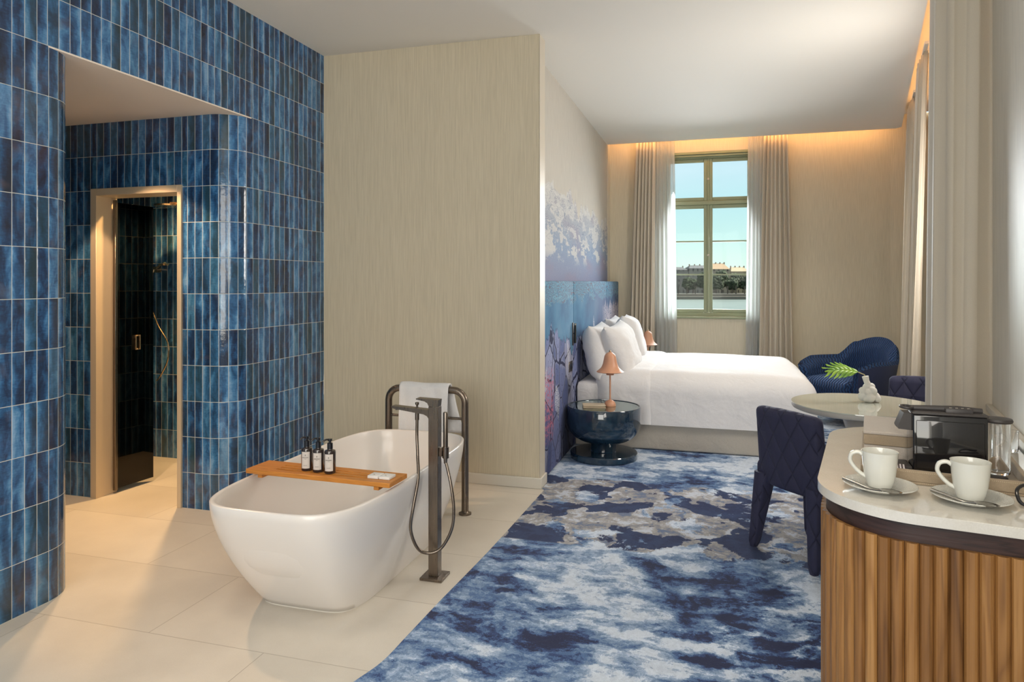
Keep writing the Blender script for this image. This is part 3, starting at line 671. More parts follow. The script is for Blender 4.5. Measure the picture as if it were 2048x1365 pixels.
bm = BM(); tube(bm, [(0.02, 0.02, 1.50), (0.10, -0.03, 1.53), (0.20, -0.08, 1.545)], 0.009, 12, [0.008, 0.01, 0.012]); lathe(bm, [(0, 0.0), (0.035, 0.0), (0.04, 0.012), (0, 0.016)], (0.20, -0.09, 1.53), 24); mk('spray_head', bm, MAT['bronze'], hs)
bm = BM(); tube(bm, crom([(0.02, 0.0, 1.50), (0.0, -0.03, 1.3), (0.10, -0.05, 1.08), (0.20, -0.05, 0.93), (0.20, -0.05, 0.80), (0.12, -0.03, 0.68), (0.02, 0.03, 0.62)]), 0.006, 10); mk('hose', bm, MAT['bronze'], hs)
bm = BM(); lathe(bm, [(0, 0), (0.024, 0), (0.024, 0.05), (0, 0.05)], seg=20); bm.transform(Matrix.Translation((0.0, 0.078, 1.50)) @ Matrix.Rotation(R(90), 4, 'X')); mk('wall_bracket', bm, MAT['bronze'], hs)

# ================================================================== BATH TUB
def superell(cx, cy, hx, hy, z, n, N=96):
    out = []
    for k in range(N):
        a = 2 * math.pi * k / N; c, s = math.cos(a), math.sin(a)
        out.append((cx + hx * math.copysign(abs(c) ** (2 / n), c), cy + hy * math.copysign(abs(s) ** (2 / n), s), z))
    return out
tub = thing('bathtub', (-1.705, 3.085, 0), 0, 'freestanding white oval bathtub with a wooden board laid across it', 'bathtub')
def loft(bm, rings):
    vr = [[bm.verts.new(p) for p in r] for r in rings]
    for a, b in zip(vr, vr[1:]):
        n = len(a)
        for k in range(n): bm.faces.new((a[k], a[(k + 1) % n], b[(k + 1) % n], b[k]))
    bm.faces.new(vr[0]); bm.faces.new(vr[-1])
H_ = 0.5; rings = []
for k in range(17):
    t = k / 16; g_ = 1 - (1 - t) ** 1.5; rings.append(superell(0, 0, 0.252 + 0.118 * g_, 0.495 + 0.280 * g_, 0.006 + t * (H_ - 0.006), 5.5 - 1.1 * t))
for (d, z) in ((0.003, 0.503), (0.009, 0.505), (0.016, 0.503), (0.019, 0.497)): rings.append(superell(0, 0, 0.370 - d, 0.775 - d, z, 4.4))
for k in range(1, 15):
    t = k / 14; g_ = t ** 1.6; rings.append(superell(0, 0, 0.351 - 0.12 * g_, 0.756 - 0.26 * g_, 0.497 - 0.37 * math.sin(t * math.pi / 2), 4.4 - 1.3 * t))
for s_ in (0.8, 0.4, 0.12): rings.append(superell(0, 0, 0.231 * s_, 0.496 * s_, 0.125, 2.6))
bm = BM(); loft(bm, rings); mk('tub_shell', bm, MAT['tub'], tub, sm=60)
bm = BM(); loft(bm, [superell(0, 0, 0.249, 0.492, 0.0, 5.5), superell(0, 0, 0.249, 0.492, 0.008, 5.5)]); mk('foot_ring', bm, MAT['white_trim'], tub)
bm = BM(); lathe(bm, [(0, 0.1255), (0.03, 0.1255), (0.03, 0.129), (0, 0.131)], seg=24); mk('drain', bm, MAT['gunmetal'], tub)

# board: slotted, with two runners
bd = thing('bath_board', (-1.695, 2.775, 0.505), R(-2.2), 'slotted honey coloured wooden board lying across the bathtub', 'board')
bm = BM(); L, Dp, z0, z1 = 0.37, 0.082, 0.018, 0.038
for y0, y1 in ((-Dp, -0.042), (0.034, Dp)): box(bm, -L, L, y0, y1, z0, z1, 0.0015, 1)
for x0, x1 in ((-L, -0.235), (0.235, L)): box(bm, x0 + (0.0006 if x0 < 0 else 0), x1 - (0.0006 if x0 > 0 else 0), -0.0445, 0.0365, z0 + 0.0003, z1 - 0.0001)
for y0, y1 in ((-0.030, -0.010), (0.002, 0.022)): box(bm, -0.2352, 0.2352, y0, y1, z0 + 0.0003, z1 - 0.0001)
box(bm, -0.236, 0.236, -0.045, 0.037, z0 - 0.001, z0 + 0.003)  # backing sheet added beneath the slots so they shade darker
mk('slotted_plank', bm, MAT['teak'], bd)
for s in (-1, 1):
    bm = BM(); box(bm, s * 0.30 - 0.012, s * 0.30 + 0.012, -Dp + 0.01, Dp - 0.01, 0.0005, 0.018, 0.001, 1); mk('runner', bm, MAT['teak'], bd)
BT = 0.5435
# bottles
def text_obj(body, size, mat, parent, loc, rot):
    cu = bpy.data.curves.new('lettering', 'FONT'); cu.body = body; cu.size = size; cu.align_x = 'CENTER'; cu.extrude = 0.0002; cu.resolution_u = 2
    o = bpy.data.objects.new('lettering', cu); COL.objects.link(o); dg = bpy.context.evaluated_depsgraph_get(); dg.update()
    me = bpy.data.meshes.new_from_object(o.evaluated_get(dg)); bpy.data.objects.remove(o); bpy.data.curves.remove(cu)
    t = bpy.data.objects.new('lettering', me); COL.objects.link(t); me.materials.clear(); me.materials.append(mat.m); t.parent = parent; t.location = loc; t.rotation_euler = rot
    return t
def make_bottle(label):
    r = thing('pump_bottle', (0, 0, 0), 0, label, 'bottle', 'toiletry bottles on the bath board')
    bm = BM(); lathe(bm, [(0, 0), (0.023, 0), (0.0255, 0.003), (0.0255, 0.094), (0.0235, 0.101), (0.012, 0.105), (0.011, 0.108), (0, 0.108)], seg=40); mk('bottle_body', bm, MAT['amber'], r)
    bm = BM(); lathe(bm, [(0, 0.1082), (0.0125, 0.1082), (0.0125, 0.134), (0.009, 0.136), (0.0055, 0.136), (0.0055, 0.144), (0.0098, 0.144), (0.0098, 0.153), (0, 0.154)], seg=28)
    tube(bm, crom([(0, 0, 0.149), (-0.012, -0.006, 0.151), (-0.022, -0.011, 0.149), (-0.029, -0.0145, 0.141)], 4), 0.004, 10, None); mk('pump', bm, MAT['black_gloss'], r)
    # paper label wrapped on the front
    bm = BM(); N = 16; a0, a1 = R(-90 - 52), R(-90 + 36); rr = 0.0257; rows = []
    for z in (0.013, 0.088): rows.append([bm.verts.new((rr * math.cos(a0 + (a1 - a0) * k / N), rr * math.sin(a0 + (a1 - a0) * k / N), z)) for k in range(N + 1)])
    for k in range(N): bm.faces.new((rows[0][k], rows[0][k + 1], rows[1][k + 1], rows[1][k]))
    lb = mk('paper_label', bm, MAT['label'], r)
    aa = R(-98); c, s = math.cos(aa), math.sin(aa); rot = (R(90), 0, aa + R(90))
    for body, sz, z in (('B', 0.009, 0.070), ('BALMAIN', 0.0062, 0.0605), ('PARIS', 0.003, 0.0555), ('HAIR & BODY', 0.0028, 0.026)):
        text_obj(body, sz, MAT['ink'], lb, ((rr + 0.0006) * c, (rr + 0.0006) * s, z), rot)
    return r
b0 = make_bottle('leftmost dark pump bottle on the bath board, nearest the tiled wall')
bt = [((-1.786, 2.768), None), ((-1.723, 2.762), 'middle dark pump bottle of the three on the bath board'), ((-1.660, 2.756), 'rightmost dark pump bottle on the bath board, nearest the soap')]
for (p, lb) in bt:
    o = b0 if lb is None else copy_tree(b0)
    o.location = (p[0], p[1], BT); o.rotation_euler = (0, 0, R(25))
    if lb: o['label'] = lb
for i, (x, y) in enumerate(((-1.430, 2.752), (-1.375, 2.752))):
    bm = BM(); box(bm, -0.0262, 0.0262, -0.030, 0.030, 0, 0.013, 0.003, 2); o = mk('wrapped_soap', bm, MAT['white_card'], loc=(x, y, BT), rot=(0, 0, R(-2)))
    tag(o, ('small white wrapped soap on the board, the one nearer the bottles', "small white wrapped soap at the board's right end, beside the tap")[i], 'soap', 'soaps on the bath board')
    bm = BM(); 
    for k in range(3): box(bm, -0.012 + k * 0.004, -0.010 + k * 0.004 + 0.006, -0.002 - k * 0.006, 0.0 - k * 0.006, 0.0131, 0.0134)
    mk('printed_mark', bm, MAT['paper'], o)

# ================================================================== FLOOR TAP
tp = thing('floor_tap', (-1.275, 3.05, 0), 0, 'tall square gunmetal floor standing bath tap with hand shower', 'tap')
bm = BM(); box(bm, -0.055, 0.055, -0.055, 0.055, 0, 0.013, 0.001, 1); mk('base_plate', bm, MAT['gunmetal'], tp)
bm = BM(); box(bm, -0.024, 0.024, -0.024, 0.024, 0.013, 0.812, 0.0015, 1); mk('post', bm, MAT['gunmetal'], tp)
def xz_prism(bm, pts, y0, y1, bev=0.001):
    lo = [bm.verts.new((x, y0, z)) for x, z in pts]; hi = [bm.verts.new((x, y1, z)) for x, z in pts]; n = len(pts)
    for i in range(n): bm.faces.new((lo[i], lo[(i + 1) % n], hi[(i + 1) % n], hi[i]))
    bm.faces.new(lo[::-1]); bm.faces.new(hi); return bm
bm = BM(); xz_prism(bm, [(-0.0245, 0.795), (-0.216, 0.806), (-0.218, 0.799), (-0.205, 0.793), (-0.05, 0.774), (-0.032, 0.766), (-0.0245, 0.755)], -0.022, 0.022)
lathe(bm, [(0, 0.785), (0.010, 0.785), (0.010, 0.798), (0, 0.798)], (-0.195, 0, 0), 16); mk('spout', bm, MAT['gunmetal'], tp)
bm = BM(); xz_prism(bm, [(-0.022, 0.8125), (0.022, 0.8125), (0.026, 0.845), (-0.088, 0.848), (-0.088, 0.843), (-0.045, 0.836), (-0.030, 0.828)], -0.023, 0.023); mk('lever', bm, MAT['gunmetal'], tp)
bm = BM(); lathe(bm, [(0, 0.79), (0.005, 0.79), (0.005, 0.812), (0.009, 0.816), (0.009, 0.826), (0, 0.828)], (-0.092, 0, 0), 18); lathe(bm, [(0, 0.742), (0.010, 0.742), (0.010, 0.780), (0, 0.780)], (-0.092, 0, 0), 18); mk('diverter', bm, MAT['gunmetal'], tp)
bm = BM(); box(bm, 0.0242, 0.040, -0.012, 0.012, 0.578, 0.618, 0.001, 1); lathe(bm, [(0, 0.570), (0.016, 0.570), (0.016, 0.622), (0, 0.622)], (0.054, 0, 0), 24); mk('holder', bm, MAT['gunmetal'], tp)
bm = BM(); lathe(bm, [(0, 0.545), (0.008, 0.545), (0.0115, 0.60), (0.0115, 0.782), (0.010, 0.786), (0, 0.786)], (0.054, 0, 0), 24); mk('hand_shower', bm, MAT['gunmetal'], tp)
bm = BM(); tube(bm, crom([(-0.092, 0, 0.745), (-0.090, -0.006, 0.66), (-0.078, -0.025, 0.58), (-0.058, -0.065, 0.48), (-0.062, -0.11, 0.36), (-0.070, -0.12, 0.26), (-0.045, -0.10, 0.17), (0.0, -0.075, 0.142), (0.055, -0.055, 0.165), (0.100, -0.04, 0.25), (0.107, -0.03, 0.34), (0.090, -0.018, 0.44), (0.066, -0.004, 0.52), (0.055, 0, 0.55)]), 0.0072, 12); mk('hose', bm, MAT['gunmetal'], tp)

# ================================================================== TOWEL RAIL AND TOWEL
TX0, TX1, TY = -1.953, -1.447, 3.93
tr_ = thing('towel_rail', (TX1, TY, 0), 0, 'floor standing gunmetal hoop towel rail behind the bathtub', 'towel rail')
w = TX0 - TX1; rr = 0.075; zt = 0.745
pts = [(0, 0, 0.0), (0, 0, zt - rr)] + [(-rr + rr * math.cos(R(a)), 0, zt - rr + rr * math.sin(R(a))) for a in range(15, 90, 15)] + [(-rr, 0, zt), (w + rr, 0, zt)] + [(w + rr - rr * math.sin(R(a)), 0, zt - rr + rr * math.cos(R(a))) for a in range(15, 90, 15)] + [(w, 0, zt - rr), (w, 0, 0.0)]
bm = BM(); tube(bm, pts, 0.0215, 24); mk('hoop', bm, MAT['gunmetal'], tr_, sm=60)
bm = BM(); tube(bm, [(w + 0.015, 0, 0.575), (-0.015, 0, 0.575)], 0.008, 14); mk('cross_bar', bm, MAT['gunmetal'], tr_)
for x in (0, w):
    bm = BM(); lathe(bm, [(0.0216, 0.0), (0.038, 0.0), (0.038, 0.010), (0.026, 0.014), (0.0216, 0.02)], (x, 0, 0), 32); mk('floor_flange', bm, MAT['gunmetal'], tr_)
# towel: folded over the hoop
bm = BM(); NX, prof = 28, []
fr_len, bk_len = 0.30, 0.27
for k in range(14): prof.append((-0.034 - 0.004 * (1 - k / 13), zt - fr_len * (1 - k / 13)))
for k in range(1, 12): a = math.pi * (1 - k / 12); prof.append((0.034 * math.cos(a), zt + 0.034 * math.sin(a)))
for k in range(14): prof.append((0.034 + 0.02 * (k / 13), zt - bk_len * k / 13))
rows = []; x0, x1 = -1.865, -1.545
for i in range(NX + 1):
    u = i / NX; row = []
    for j, (yy, zz) in enumerate(prof):
        x = x0 + (x1 - x0) * u; back = j > 24
        if back: x += 0.055 * ((j - 24) / 14) * (0.3 + u)
        wv = 0.006 * noise.noise(Vector((x * 14, zz * 5, 2.0))) + (0.004 * math.sin(u * 19 + zz * 9) if abs(yy) > 0.03 else 0)
        row.append(bm.verts.new((x, TY + yy + wv * (1 if not back else 2), zz + 0.002 * math.sin(u * 9))))
    rows.append(row)
for a, b in zip(rows, rows[1:]):
    for j in range(len(prof) - 1): bm.faces.new((a[j], a[j + 1], b[j + 1], b[j]))
tw = mk('hand_towel', bm, MAT['towel'], sm=80); s_ = tw.modifiers.new('thick', 'SOLIDIFY'); s_.thickness = 0.012; s_.offset = 0
tag(tw, 'white towel folded over the gunmetal hoop rail behind the bathtub', 'towel')

# ================================================================== HEADBOARD, BED
hb = thing('headboard', (-1.21, 4.78, 0), 0, 'tall padded headboard printed with blue and purple underwater plants', 'headboard')
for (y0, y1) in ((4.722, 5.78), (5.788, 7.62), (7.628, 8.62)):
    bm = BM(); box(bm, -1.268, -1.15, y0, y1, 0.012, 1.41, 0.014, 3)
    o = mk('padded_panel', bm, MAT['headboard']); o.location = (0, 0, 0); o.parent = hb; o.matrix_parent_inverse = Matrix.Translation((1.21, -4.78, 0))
# fittings
rl = thing('reading_light', (-1.153, 5.735, 0.87), 0, 'slim dark reading light fixed on the headboard above the socket', 'reading light')
bm = BM(); box(bm, 0.0, 0.012, -0.02, 0.02, 0.0, 0.19, 0.003, 2); mk('back_plate', bm, MAT['black_matt'], rl)
bm = BM(); tube(bm, [(0.026, -0.006, 0.02), (0.026, -0.006, 0.17)], 0.010, 16); tube(bm, [(0.012, -0.006, 0.1), (0.026, -0.006, 0.1)], 0.005, 10); mk('lamp_tube', bm, MAT['black_gloss'], rl)
bm = BM(); lathe(bm, [(0, 0.17), (0.0105, 0.17), (0.0105, 0.185), (0, 0.187)], (0.026, -0.006, 0), 16); mk('lamp_cap', bm, MAT['steel'], rl)
sk = thing('wall_socket', (-1.153, 5.64, 0.66), 0, 'dark bronze double socket plate on the headboard above the nightstand', 'socket')
bm = BM(); box(bm, 0.0, 0.008, -0.065, 0.065, 0, 0.085, 0.002, 2); mk('face_plate', bm, MAT['gunmetal'], sk)
for y in (-0.03, 0.03):
    bm = BM(); box(bm, 0.008, 0.010, y - 0.022, y + 0.022, 0.02, 0.065, 0.001, 1); mk('rocker', bm, MAT['black_gloss'], sk)

BX0, BX1, BY0, BY1 = -1.148, 0.74, 5.83, 7.60
bed = thing('bed', (-0.2, 6.72, 0), 0, 'large double bed with white duvet on a beige upholstered base', 'bed')
def local(bm, root): bm.transform(Matrix.Translation((-root.location.x, -root.location.y, -root.location.z))); return bm
bm = BM(); box(bm, BX0, BX1 - 0.05, BY0 + 0.012, BY1 - 0.01, 0.012, 0.245, 0.015, 3); mk('bed_base', local(bm, bed), MAT['bed_base'], bed)
bm = BM(); rounded(bm, (BX1 - 0.06 - BX0) / 2, (BY1 - BY0) / 2 - 0.02, 0.155, 0.05, (20, 20, 6), ((BX0 + BX1 - 0.06) / 2, (BY0 + BY1) / 2, 0.395)); mk('mattress', local(bm, bed), MAT['linen'], bed)
def duv(cx, cy, hx, hy):
    def fn(p):
        q = p.copy(); u, v = p.x / hx, p.y / hy
        top = 1 if p.z > 0 else 0
        if p.z > 0.05:
            q.z += 0.045 * (1 - abs(u) ** 3) * (1 - abs(v) ** 3)
            q.z += 0.008 * noise.noise(Vector((p.x * 2.2, p.y * 2.2, 0))) + 0.003 * noise.noise(Vector((p.x * 7, p.y * 5, 1)))
        side = max(abs(u), abs(v)) ** 6
        wv = 0.012 * noise.noise(Vector((p.x * 3.0, p.y * 3.0, p.z * 1.5))) + 0.004 * noise.noise(Vector((p.x * 9, p.y * 9, p.z * 2)))
        if abs(v) > 0.8: q.y += math.copysign(wv, v)
        if abs(u) > 0.8 and u > 0: q.x += wv
        return q
    return fn
hx, hy, hz = (BX1 + 0.04 + 0.98) / 2, (BY1 - BY0) / 2 + 0.025, 0.208
cx_, cy_ = (BX1 + 0.04 - 0.98) / 2, (BY0 + BY1) / 2
bm = BM(); rounded(bm, hx, hy, hz, 0.15, (90, 80, 20), (cx_, cy_, 0.43), duv(cx_, cy_, hx, hy), flat=True); mk('duvet', local(bm, bed), MAT['linen'], bed, sm=80)
hx2 = 0.29; bm = BM(); rounded(bm, hx2, hy + 0.008, hz + 0.004, 0.15, (30, 80, 20), (-0.70, cy_, 0.436), duv(-0.70, cy_, 9.0, hy), flat=True); mk('folded_sheet', local(bm, bed), MAT['linen'], bed, sm=80)

# pillows
def pillow(label, loc, rot, hw=0.36, hh=0.25, th=0.10, seed=0):
    bm = BM(); N = 26; top, bot = [], []
    for i in range(N + 1):
        a, b = [], []
        for j in range(N + 1):
            u, v = 2 * i / N - 1, 2 * j / N - 1
            pin = 1 - 0.10 * (1 - v * v) * abs(u) ** 2; pin2 = 1 - 0.10 * (1 - u * u) * abs(v) ** 2
            x, y = hw * u * pin, hh * v * pin2
            t = th * max(0.0, (1 - u ** 4) * (1 - v ** 4)) ** 0.6
            nn = 0.012 * noise.noise(Vector((u * 2.3 + seed, v * 2.3, seed))) + 0.006 * noise.noise(Vector((u * 6 + seed, v * 6, seed)))
            fade = min(1, 5 * (1 - max(abs(u), abs(v))))
            a.append(bm.verts.new((x, y, t + nn * fade))); b.append(bm.verts.new((x, y, -t + nn * fade)) if 0 < i < N and 0 < j < N else a[-1])
        top.append(a); bot.append(b)
    for i in range(N):
        for j in range(N):
            bm.faces.new((top[i][j], top[i + 1][j], top[i + 1][j + 1], top[i][j + 1]))
            q = (bot[i][j], bot[i][j + 1], bot[i + 1][j + 1], bot[i + 1][j])
            if len(set(q)) == 4 and any(x not in (top[i][j], top[i + 1][j], top[i + 1][j + 1], top[i][j + 1]) for x in q): bm.faces.new(q)
    o = mk('pillow', bm, MAT['linen'], sm=80); o.location = loc; o.rotation_euler = rot
    return tag(o, label, 'pillow', 'pillows at the head of the bed')
def prot(lean, yaw, spin=0):   # stand a pillow up, its face turned to +x, leaning back
    m_ = Matrix.Rotation(R(yaw), 4, 'Z') @ Matrix.Rotation(R(90 - lean), 4, 'Y') @ Matrix.Rotation(R(90 + spin), 4, 'Z')
    return m_.to_euler()
pillow('white pillow against the headboard, nearest the bedside table', (-0.985, 6.20, 0.79), prot(12, 0, 0), 0.36, 0.245, 0.122, 1)
pillow('big front white pillow directly behind the near bell lamp', (-0.80, 6.22, 0.80), prot(20, -4, 2), 0.37, 0.25, 0.122, 3)
pillow('white pillow at the back by the headboard, on the window side', (-0.985, 7.16, 0.80), prot(12, 0, 0), 0.36, 0.25, 0.122, 5)
pillow('front white pillow on the window side, its rim lit by sun', (-0.815, 7.04, 0.82), prot(15, 4, -2), 0.37, 0.26, 0.13, 8)

# ================================================================== NIGHTSTANDS, LAMPS
def make_night(loc, label):
    r = thing('bedside_table', loc, 0, label, 'bedside table', 'bedside tables')
    bm = BM(); P_ = [(0, 0.0), (0.258, 0.0), (0.265, 0.006), (0.265, 0.046), (0.260, 0.053), (0.105, 0.055), (0.100, 0.060), (0.100, 0.115), (0.108, 0.130)]
    for k in range(1, 11): a = R(90 * k / 10); P_.append((0.108 + 0.182 * math.sin(a) ** 1.0, 0.130 + 0.150 * (1 - math.cos(a))))
    P_ += [(0.292, 0.32), (0.290, 0.408), (0.286, 0.414), (0.279, 0.414), (0.277, 0.404), (0, 0.404)]
    lathe(bm, P_, seg=80); mk('bowl_body', bm, MAT['night'], r, sm=35)
    bm = BM(); lathe(bm, [(0, 0.4045), (0.274, 0.4045), (0.276, 0.410), (0, 0.4105)], seg=80); mk('glass_top', bm, MAT['glass_green'], r)
    return r
nA = make_night((-0.85, 5.495, 0.006), 'dark petrol blue lacquered goblet shaped bedside table in front of the bed')
nB = copy_tree(nA); nB.location = (-0.80, 8.0, 0.006); nB['label'] = 'bedside table on the window side, hidden behind the bed under the far lamp'
def make_lamp(loc, label):
    r = thing('table_lamp', loc, 0, label, 'lamp', 'terracotta bell lamps')
    bm = BM(); lathe(bm, [(0, 0), (0.045, 0), (0.045, 0.008)] + [(0.045 * math.cos(R(a)), 0.008 + 0.042 * math.sin(R(a))) for a in range(15, 90, 15)] + [(0, 0.05)], seg=36); mk('base', bm, MAT['lamp'], r)
    bm = BM(); lathe(bm, [(0, 0.048), (0.0065, 0.048), (0.0065, 0.27), (0, 0.27)], seg=16); mk('stem', bm, MAT['lamp'], r)
    prof = [(0.030, 0.246), (0.031, 0.262), (0.104, 0.268), (0.108, 0.272), (0.092, 0.284), (0.070, 0.305), (0.057, 0.335), (0.050, 0.370), (0.045, 0.395), (0.036, 0.412), (0.020, 0.424), (0.0, 0.428)]
    inner = [(0, 0.246)]; bm = BM(); lathe(bm, inner + prof, seg=48); mk('lamp_shade', bm, MAT['lamp'], r, sm=50)
    bm = BM(); lathe(bm, [(0, 0.427), (0.007, 0.427), (0.009, 0.434), (0.005, 0.441), (0, 0.442)], seg=16); mk('finial', bm, MAT['bronze'], r)
    bm = BM(); tube(bm, crom([(-0.042, 0.02, 0.008), (-0.075, 0.03, 0.02), (-0.07, 0.05, 0.035), (-0.04, 0.06, 0.012), (-0.03, 0.08, 0.004)]), 0.0025, 8); mk('cord', bm, MAT['black_matt'], r)
    return r
lA = make_lamp((-0.80, 5.50, 0.4175), 'terracotta bell shaped lamp on the bedside table in front of the bed')
lB = copy_tree(lA); lB.location = (-0.735, 8.03, 0.4175); lB['label'] = 'terracotta bell shaped lamp behind the bed, in front of the window curtains'
bm = BM(); lathe(bm, [(0, 0), (0.045, 0), (0.045, 0.15), (0.041, 0.15), (0.041, 0.01), (0, 0.01)], (-0.62, 8.05, 0.4175), 32)
tag(mk('metal_tumbler', bm, MAT['gunmetal']), 'dull bronze cylinder pot beside the far bell lamp, seen over the bed', 'pot')
bk = thing('notebook', (-0.915, 5.42, 0.4175), R(14), 'cream covered notebook lying on the glass top of the near bedside table', 'notebook')
bm = BM(); box(bm, -0.088, 0.088, -0.065, 0.065, 0.0, 0.003, 0.001, 1); box(bm, -0.088, 0.088, -0.065, 0.065, 0.016, 0.020, 0.001, 1); box(bm, -0.088, -0.085, -0.065, 0.065, 0.003, 0.016); mk('cover', bm, MAT['book'], bk)
bm = BM(); box(bm, -0.084, 0.083, -0.061, 0.061, 0.0032, 0.0158); mk('pages', bm, MAT['paper'], bk)

# ================================================================== CURTAINS
def drape(name, top, bot, zt_, zb, folds, at, ab, label, mat, cat='curtain', group=None, thick=0.003, seed=0, sub=10):
    """folded cloth between a top line and a bottom line (lists of xy), folds perpendicular to the line"""
    bm = BM(); N = folds * sub; rows = []; NZ = 26
    def along(pl, u):
        t = u * (len(pl) - 1); i = min(int(t), len(pl) - 2); f_ = t - i
        a, b = Vector(pl[i]), Vector(pl[i + 1]); return a.lerp(b, f_), (b - a).normalized()
    for k in range(NZ + 1):
        w_ = k / NZ; row = []
        for i in range(N + 1):
            u = i / N; pt, tt = along(top, u); pb, tb = along(bot, u); s = w_ ** 0.8
            p = pt.lerp(pb, s); t_ = tt.lerp(tb, s).normalized(); nrm = Vector((-t_.y, t_.x))
            ph = u * folds * 2 * math.pi + seed; jit = 0.9 * noise.noise(Vector((u * folds * 0.7 + seed, w_ * 1.2, seed)))
            amp = at + (ab - at) * s; am = 0.75 + 0.5 * noise.noise(Vector((u * folds * 0.5, seed * 3.1, w_)))
            d = amp * am * math.sin(ph + jit); d2 = amp * 0.35 * math.sin(2 * ph + jit + 0.7)
            p = p + nrm * d + t_ * d2
            row.append(bm.verts.new((p.x, p.y, zt_ + (zb - zt_) * w_)))
        rows.append(row)
    for a, b in zip(rows, rows[1:]):
        for i in range(N): bm.faces.new((a[i], a[i + 1], b[i + 1], b[i]))
    o = mk(name, bm, mat, sm=80); m_ = o.modifiers.new('thick', 'SOLIDIFY'); m_.thickness = thick
    return tag(o, label, cat, group)
CY = 8.575
drape('curtain', [(-0.93, CY), (-0.70, CY)], [(-1.02, CY), (-0.72, CY - .02)], 3.13, 0.02, 6, 0.028, 0.045, 'beige drape gathered at the left of the end window, behind the bed pillows', MAT['curtain'], seed=1)
drape('sheer_curtain', [(-0.70, CY + 0.045), (-0.47, CY + .045)], [(-0.70, CY + .05), (-0.43, CY + .05)], 3.13, 0.02, 5, 0.016, 0.022, 'white see-through sheer at the left of the end window, patched with sunlight', MAT['sheer'], thick=0.0, seed=2)
drape('sheer_curtain', [(0.375, CY + 0.045), (0.56, CY + .045)], [(0.34, CY + .05), (0.56, CY + .05)], 3.13, 0.02, 5, 0.016, 0.022, 'white see-through sheer at the right of the end window, in shade', MAT['sheer'], thick=0.0, seed=4)
drape('curtain', [(0.56, CY), (0.80, CY)], [(0.50, CY - .02), (0.86, CY - .02)], 3.13, 0.02, 6, 0.028, 0.045, 'beige drape gathered at the right of the end window, left of the armchair', MAT['curtain'], seed=5)
def rp(l): return [RN(n, r) for n, r in l]
drape('curtain', rp([(0.445, 3.26), (0.36, 3.235), (0.29, 3.25), (0.245, 3.33), (0.25, 3.5), (0.27, 3.7)]), rp([(0.445, 3.26), (0.34, 3.23), (0.26, 3.24), (0.222, 3.33), (0.215, 3.5), (0.235, 3.7)]), 3.2, 0.02, 5, 0.013, 0.017, 'tall beige drape nearest the camera, beside the wall pier and behind the coffee machine', MAT['curtain'], seed=3, group='drapes along the right wall')
drape('curtain', rp([(0.36, 5.62), (0.33, 5.9), (0.34, 6.3)]), rp([(0.27, 5.55), (0.27, 5.85), (0.30, 6.35)]), 3.02, 0.02, 6, 0.025, 0.04, 'beige drape in the middle of the right wall, between the nearest and farthest drapes', MAT['curtain'], seed=6, group='drapes along the right wall')
drape('curtain', rp([(0.36, 6.95), (0.33, 7.2), (0.34, 7.6)]), rp([(0.265, 6.9), (0.26, 7.3), (0.27, 7.7)]), 3.02, 0.02, 6, 0.025, 0.03, 'farthest beige drape on the right wall, right behind the blue armchair', MAT['curtain'], seed=9, group='drapes along the right wall')
for i, (r0, r1, lb) in enumerate(((5.5, 6.4, 'cream curtain rail in the ceiling slot above the middle right drape'), (6.85, 7.75, 'cream curtain rail in the ceiling slot above the farthest right drape'))):
    tag(mk('curtain_rail', rbox_(0.335, 0.36, r0, r1, 3.03, 3.05), MAT['white_trim']), lb, 'curtain rail', 'curtain rails')

# ================================================================== ROUND TABLE, VASE
TXc, TYc = 0.776, 4.146
tb = thing('round_table', (TXc, TYc, 0.006), 0, 'small round ivory table with a glass top and a tapered pedestal', 'table')
bm = BM(); lathe(bm, [(0, 0.698), (0.345, 0.698), (0.36, 0.704), (0.365, 0.712), (0.365, 0.727), (0, 0.727)], seg=96); mk('tabletop', bm, MAT['table_white'], tb, sm=35)
bm = BM(); lathe(bm, [(0, 0.7272), (0.366, 0.7272), (0.367, 0.729), (0.366, 0.734), (0, 0.734)], seg=96)
m_ = M('glass_over_ivory', 0.03, 0, (0.60, 0.62, 0.53)); m_.set(Coat_Weight=1.0, Coat_Roughness=0.01); mk('glass_top', bm, m_, tb, sm=35)
bm = BM(); lathe(bm, [(0, 0.0), (0.24, 0.0), (0.24, 0.012), (0.12, 0.03), (0.07, 0.10), (0.06, 0.3), (0.075, 0.55), (0.11, 0.66), (0.135, 0.6978), (0, 0.6978)], seg=64); mk('pedestal', bm, MAT['table_white'], tb, sm=50)
vs = thing('bubble_vase', (0.815, 4.225, 0.740), 0, 'small white ceramic vase of clustered bubbles on the round table', 'vase')
bm = BM()
for (x, y, z, r) in ((0, 0, 0.045, 0.030), (-0.030, -0.005, 0.030, 0.026), (0.030, 0.0, 0.028, 0.027), (0.0, -0.030, 0.026, 0.027), (0.0, 0.03, 0.027, 0.026), (-0.032, -0.01, 0.062, 0.020), (0.014, -0.014, 0.060, 0.026), (-0.004, -0.018, 0.052, 0.024), (0.012, 0.006, 0.082, 0.022), (-0.008, 0.0, 0.078, 0.024), (0.04, -0.012, 0.020, 0.020), (-0.018, -0.026, 0.020, 0.02)):
    r_ = bmesh.ops.create_icosphere(bm, subdivisions=3, radius=r)
    for v in r_['verts']: v.co += Vector((x, y, z))
tube(bm, [(0.0, 0, 0.085), (-0.012, 0, 0.115), (-0.018, 0, 0.14)], 0.013, 24, [0.017, 0.015, 0.0175])
v_ = mk('vase_body', bm, MAT['bisque'], vs, sm=70); rm = v_.modifiers.new('fuse', 'REMESH'); rm.mode = 'VOXEL'; rm.voxel_size = 0.0022; rm.use_smooth_shade = True
